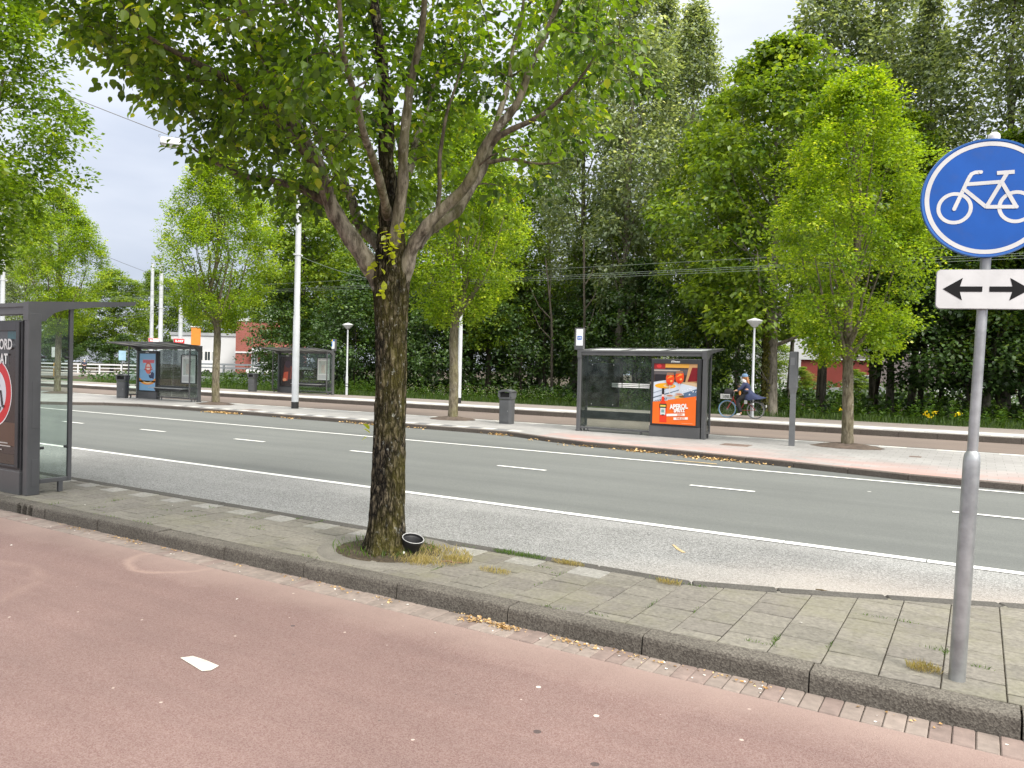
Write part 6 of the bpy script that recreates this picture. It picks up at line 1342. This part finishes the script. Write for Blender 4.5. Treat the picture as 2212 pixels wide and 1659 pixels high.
def make_rider(lab, loc, rz, skin, trousers, coat, hair, cap, collar, longhair=True, flare=True, phone=True):
    th = thing('person', lab, 'person', loc, rz)
    # body: pelvis 0, chest, neck, head; arms; legs bent on the pedals (near side is -y)
    P = [(.20, 0, .93, .12, .14), (.17, 0, 1.06, .115, .13), (.13, 0, 1.20, .12, .15), (.11, 0, 1.30, .07, .10), (.095, 0, 1.36, .05), (.085, 0, 1.43, .075, .07), (.08, 0, 1.50, .088, .078), (.085, 0, 1.565, .055),
         (.12, -.17, 1.26, .055), (.0, -.22, 1.10, .042), (-.13, -.26, 1.02, .030), (-.175, -.272, 1.012, .026, .036), (.12, .17, 1.26, .055), (.06, .22, 1.05, .042), (-.06, .10, 1.12, .030), (-.10, .07, 1.145, .026, .034),
         (.17, -.09, .88, .098), (-.02, -.11, .72, .075), (-.14, -.115, .60, .062), (-.05, -.115, .38, .050), (.01, -.12, .19, .036), (-.01, -.12, .155, .036), (-.10, -.125, .150, .028),
         (.17, .09, .88, .098), (-.06, .11, .84, .078), (-.20, .115, .80, .062), (-.17, .12, .62, .050), (-.10, .125, .515, .036), (-.12, .125, .485, .036), (-.20, .13, .48, .028)]
    E = [(0, 1), (1, 2), (2, 3), (3, 4), (4, 5), (5, 6), (6, 7), (2, 8), (8, 9), (9, 10), (10, 11), (2, 12), (12, 13), (13, 14), (14, 15), (0, 16), (16, 17), (17, 18), (18, 19), (19, 20), (20, 21), (21, 22), (0, 23), (23, 24), (24, 25), (25, 26), (26, 27), (27, 28), (28, 29)]
    # fingers curl round the grip, thumb inward
    for k in range(4):
        b0 = len(P); y = -.25-.018*k; P += [(-.195, y, 1.02-.002*k, .010), (-.222, y, 1.00, .009), (-.21, y, .975, .008)]; E += [(11, b0), (b0, b0+1), (b0+1, b0+2)]
    b0 = len(P); P += [(-.17, -.235, 1.005, .011), (-.195, -.222, .985, .009)]; E += [(11, b0), (b0, b0+1)]
    for k in range(4):
        b0 = len(P); P += [(-.125, .06+.016*k-.02, 1.165, .010), (-.148, .055+.016*k-.02, 1.185, .008)]; E += [(15, b0), (b0, b0+1)]
    b0 = len(P); P += [(-.10, .045, 1.17, .010), (-.118, .035, 1.19, .008)]; E += [(15, b0), (b0, b0+1)]
    # nose and chin
    b0 = len(P); P += [(.0, 0, 1.485, .016)]; E += [(6, b0)]
    bd = skin_obj('body', P, E, skin, th, 2)
    skin_obj('trousers', [(.20, 0, .93, .135, .155), (.17, -.09, .88, .115), (-.02, -.11, .725, .094), (-.14, -.115, .60, .080), (-.05, -.115, .38, .075), (.0, -.12, .21, .07), (.17, .09, .88, .115), (-.06, .11, .845, .094), (-.20, .115, .80, .078), (-.17, .12, .62, .072), (-.10, .125, .53, .066)],
             [(0, 1), (1, 2), (2, 3), (3, 4), (4, 5), (0, 6), (6, 7), (7, 8), (8, 9), (9, 10)], trousers, th, 2)
    ct = skin_obj('coat', [(.19, 0, .96, .145, .165), (.17, 0, 1.06, .14, .16), (.13, 0, 1.20, .145, .175), (.115, 0, 1.305, .085, .12), (.12, -.175, 1.255, .072), (.0, -.222, 1.10, .060), (-.12, -.258, 1.024, .048), (.12, .175, 1.255, .072), (.06, .222, 1.05, .060), (-.04, .115, 1.11, .048)],
             [(0, 1), (1, 2), (2, 3), (2, 4), (4, 5), (5, 6), (2, 7), (7, 8), (8, 9)], coat, th, 2)
    if flare:  # coat tails blown back
        mb = MB(); n = 18; secs = []
        for (cx_, rx, ry, z0, z1, bl) in ((.19, .15, .165, 1.06, 1.05, 0), (.235, .20, .20, .93, .90, .03), (.33, .28, .235, .80, .83, .08), (.43, .36, .26, .67, .79, .14)):
            secs.append([(cx_+rx*math.cos(q)+bl*max(0, math.cos(q)), ry*math.sin(q)*(1+.07*math.sin(5*q)), z0+(z1-z0)*max(0, math.cos(q))+.015*math.sin(6*q+cx_*9)) for q in [2*math.pi*i/n for i in range(n)]])
        loft(mb, secs, cap=False); o = mb.build('coat_tail', coat, ct, smooth=True); sd = o.modifiers.new('thick', 'SOLIDIFY'); sd.thickness = .012; sb = o.modifiers.new('sub', 'SUBSURF'); sb.levels = sb.render_levels = 1
    # hair, cap, collar, shoes
    mb = MB(); loft(mb, [[(.092+a*math.cos(q), b_*math.sin(q), z) for q in [i*math.pi/8 for i in range(16)]] for a, b_, z in ((.05, .075, 1.44), (.092, .088, 1.48), (.098, .092, 1.53), (.085, .08, 1.575), (.045, .045, 1.60))]); 
    if longhair: loft(mb, [[(x+a*math.cos(q), b_*math.sin(q), z) for q in [i*math.pi/6 for i in range(12)]] for x, a, b_, z in ((.15, .05, .075, 1.52), (.175, .055, .085, 1.42), (.195, .05, .08, 1.33), (.205, .03, .05, 1.25))])
    hr_ = mb.build('hair', hair, th, smooth=True); hr_.location = (.012, 0, -.006)
    if cap:
        mb = MB(); loft(mb, [[(.09+a*math.cos(q), b_*math.sin(q), z) for q in [i*math.pi/10 for i in range(20)]] for a, b_, z in ((.108, .10, 1.525), (.112, .103, 1.56), (.098, .09, 1.61), (.06, .055, 1.64), (.01, .01, 1.648))]); o = mb.build('cap', cap, th, smooth=True)
        mb = MB(); pts = [(.0+.0, -.085), (-.10, -.06), (-.125, 0), (-.10, .06), (0, .085)]; mb.prism(pts, (0, 0, 1.535), (1, 0, .12), (0, 1, 0), (0, 0, 1), 0, .012); mb.build('cap_peak', cap, o)
    if collar:
        mb = MB(); loft(mb, [[(.085+a*math.cos(q), b_*math.sin(q), z-.03*math.cos(q)) for q in [i*math.pi/8 for i in range(16)]] for a, b_, z in ((.10, .10, 1.335), (.105, .10, 1.38), (.09, .085, 1.425), (.075, .075, 1.43))]); mb.build('scarf', collar, th, smooth=True)
    for (x, y, z) in ((-.05, -.122, .150), (-.155, .127, .478)):
        mb = MB(); loft(mb, [[(x+a*math.cos(q)*(1.25 if math.cos(q) < 0 else .8)-.01, y+b_*math.sin(q), zz_) for q in [i*math.pi/6 for i in range(12)]] for a, b_, zz_ in ((.085, .045, z-.032), (.09, .048, z-.02), (.085, .045, z), (.05, .040, z+.035))]); mb.build('shoe', m_white2, th, smooth=True)
    return th
m_skin = M('skin', (.52, .30, .21), .55, 0, .06, 12); m_trk = M('black_trousers', (.012, .012, .014), .9, 0, .2, 9); m_coat = M('navy_coat', (.022, .030, .075), .85, 0, .15, 9, .2, 60)
m_hair = M('auburn_hair', (.30, .13, .045), .6, 0, .25, 30); m_cap = M('denim_cap', (.12, .20, .32), .85, 0, .12, 20); m_scarf = M('white_scarf', (.70, .67, .68), .9, 0, .06)
BL = (-7.22, 27.62, .246); bk = make_bike('red step-through bicycle with blue front tyre and grey crate, ridden on the far path', BL, .03, M('bike_red', (.26, .035, .03), .35, 0, .08), M('blue_tyre', (.16, .32, .52), .6, 0, .1), M('grey_tyre', (.10, .10, .10), .7))
rd = make_rider('woman in a navy coat and blue cap cycling along the far path', BL, .03, m_skin, m_trk, m_coat, m_hair, m_cap, m_scarf)
for o in (bk, rd): o.scale = (.97, .97, .97)
th = thing('phone', 'phone held up in the far hand of the cycling woman', 'phone', (-7.22-.165, 27.62+.03, .246+1.165)); th.rotation_euler = (0, rad(-35), .03); mb = MB(); mb.box((-.006, -.035, -.02), (.006, .035, .12), ch=.003); mb.build('case', m_shd, th); mb = MB(); mb.box((.0062, -.031, -.012), (.0072, .031, .112)); mb.build('screen', m_vang, th)
th = thing('shoulder_bag', 'black bag on the front crate of the red bicycle', 'bag', (-7.22-.47, 27.62, .246+.86)); mb = MB(); loft(mb, [[(x*1.0, y, z) for x, y in rr2(w, d, .05, 4)] for w, d, z in ((.22, .26, -.10), (.28, .32, 0), (.27, .30, .11), (.18, .2, .17))]); mb.build('bag', m_trk, th, smooth=True); mb = MB(); mb.tube([(-.08, 0, .15), (0, 0, .22), (.10, 0, .15)], .012, 6); mb.build('strap', m_black, th)
th = thing('orange_pouch', 'small orange pouch on the lap of the cycling woman', 'pouch', (-7.22-.04, 27.62-.13, .246+.90)); mb = MB(); loft(mb, [[(x, y, z) for x, y in rr2(w, d, .02, 3)] for w, d, z in ((.05, .04, -.07), (.08, .05, 0), (.06, .04, .08))]); mb.build('pouch', M('orange_cloth', (.62, .26, .07), .8), th, smooth=True)
m_grey_h = M('grey_hair', (.55, .52, .48), .8); m_drk = M('dark_jacket', (.03, .035, .06), .85)
BF = (-85.0, 48.2, .12); bk2 = make_bike('bicycle of the distant rider before the white bridge railing', BF, -.5, m_black, m_black, m_black, False)
rd2 = make_rider('distant cyclist in a dark jacket before the white bridge railing', BF, -.5, m_skin, m_trk, m_drk, m_grey_h, None, None, False, False)
for o in (bk2, rd2): o.scale = (1.05,)*3
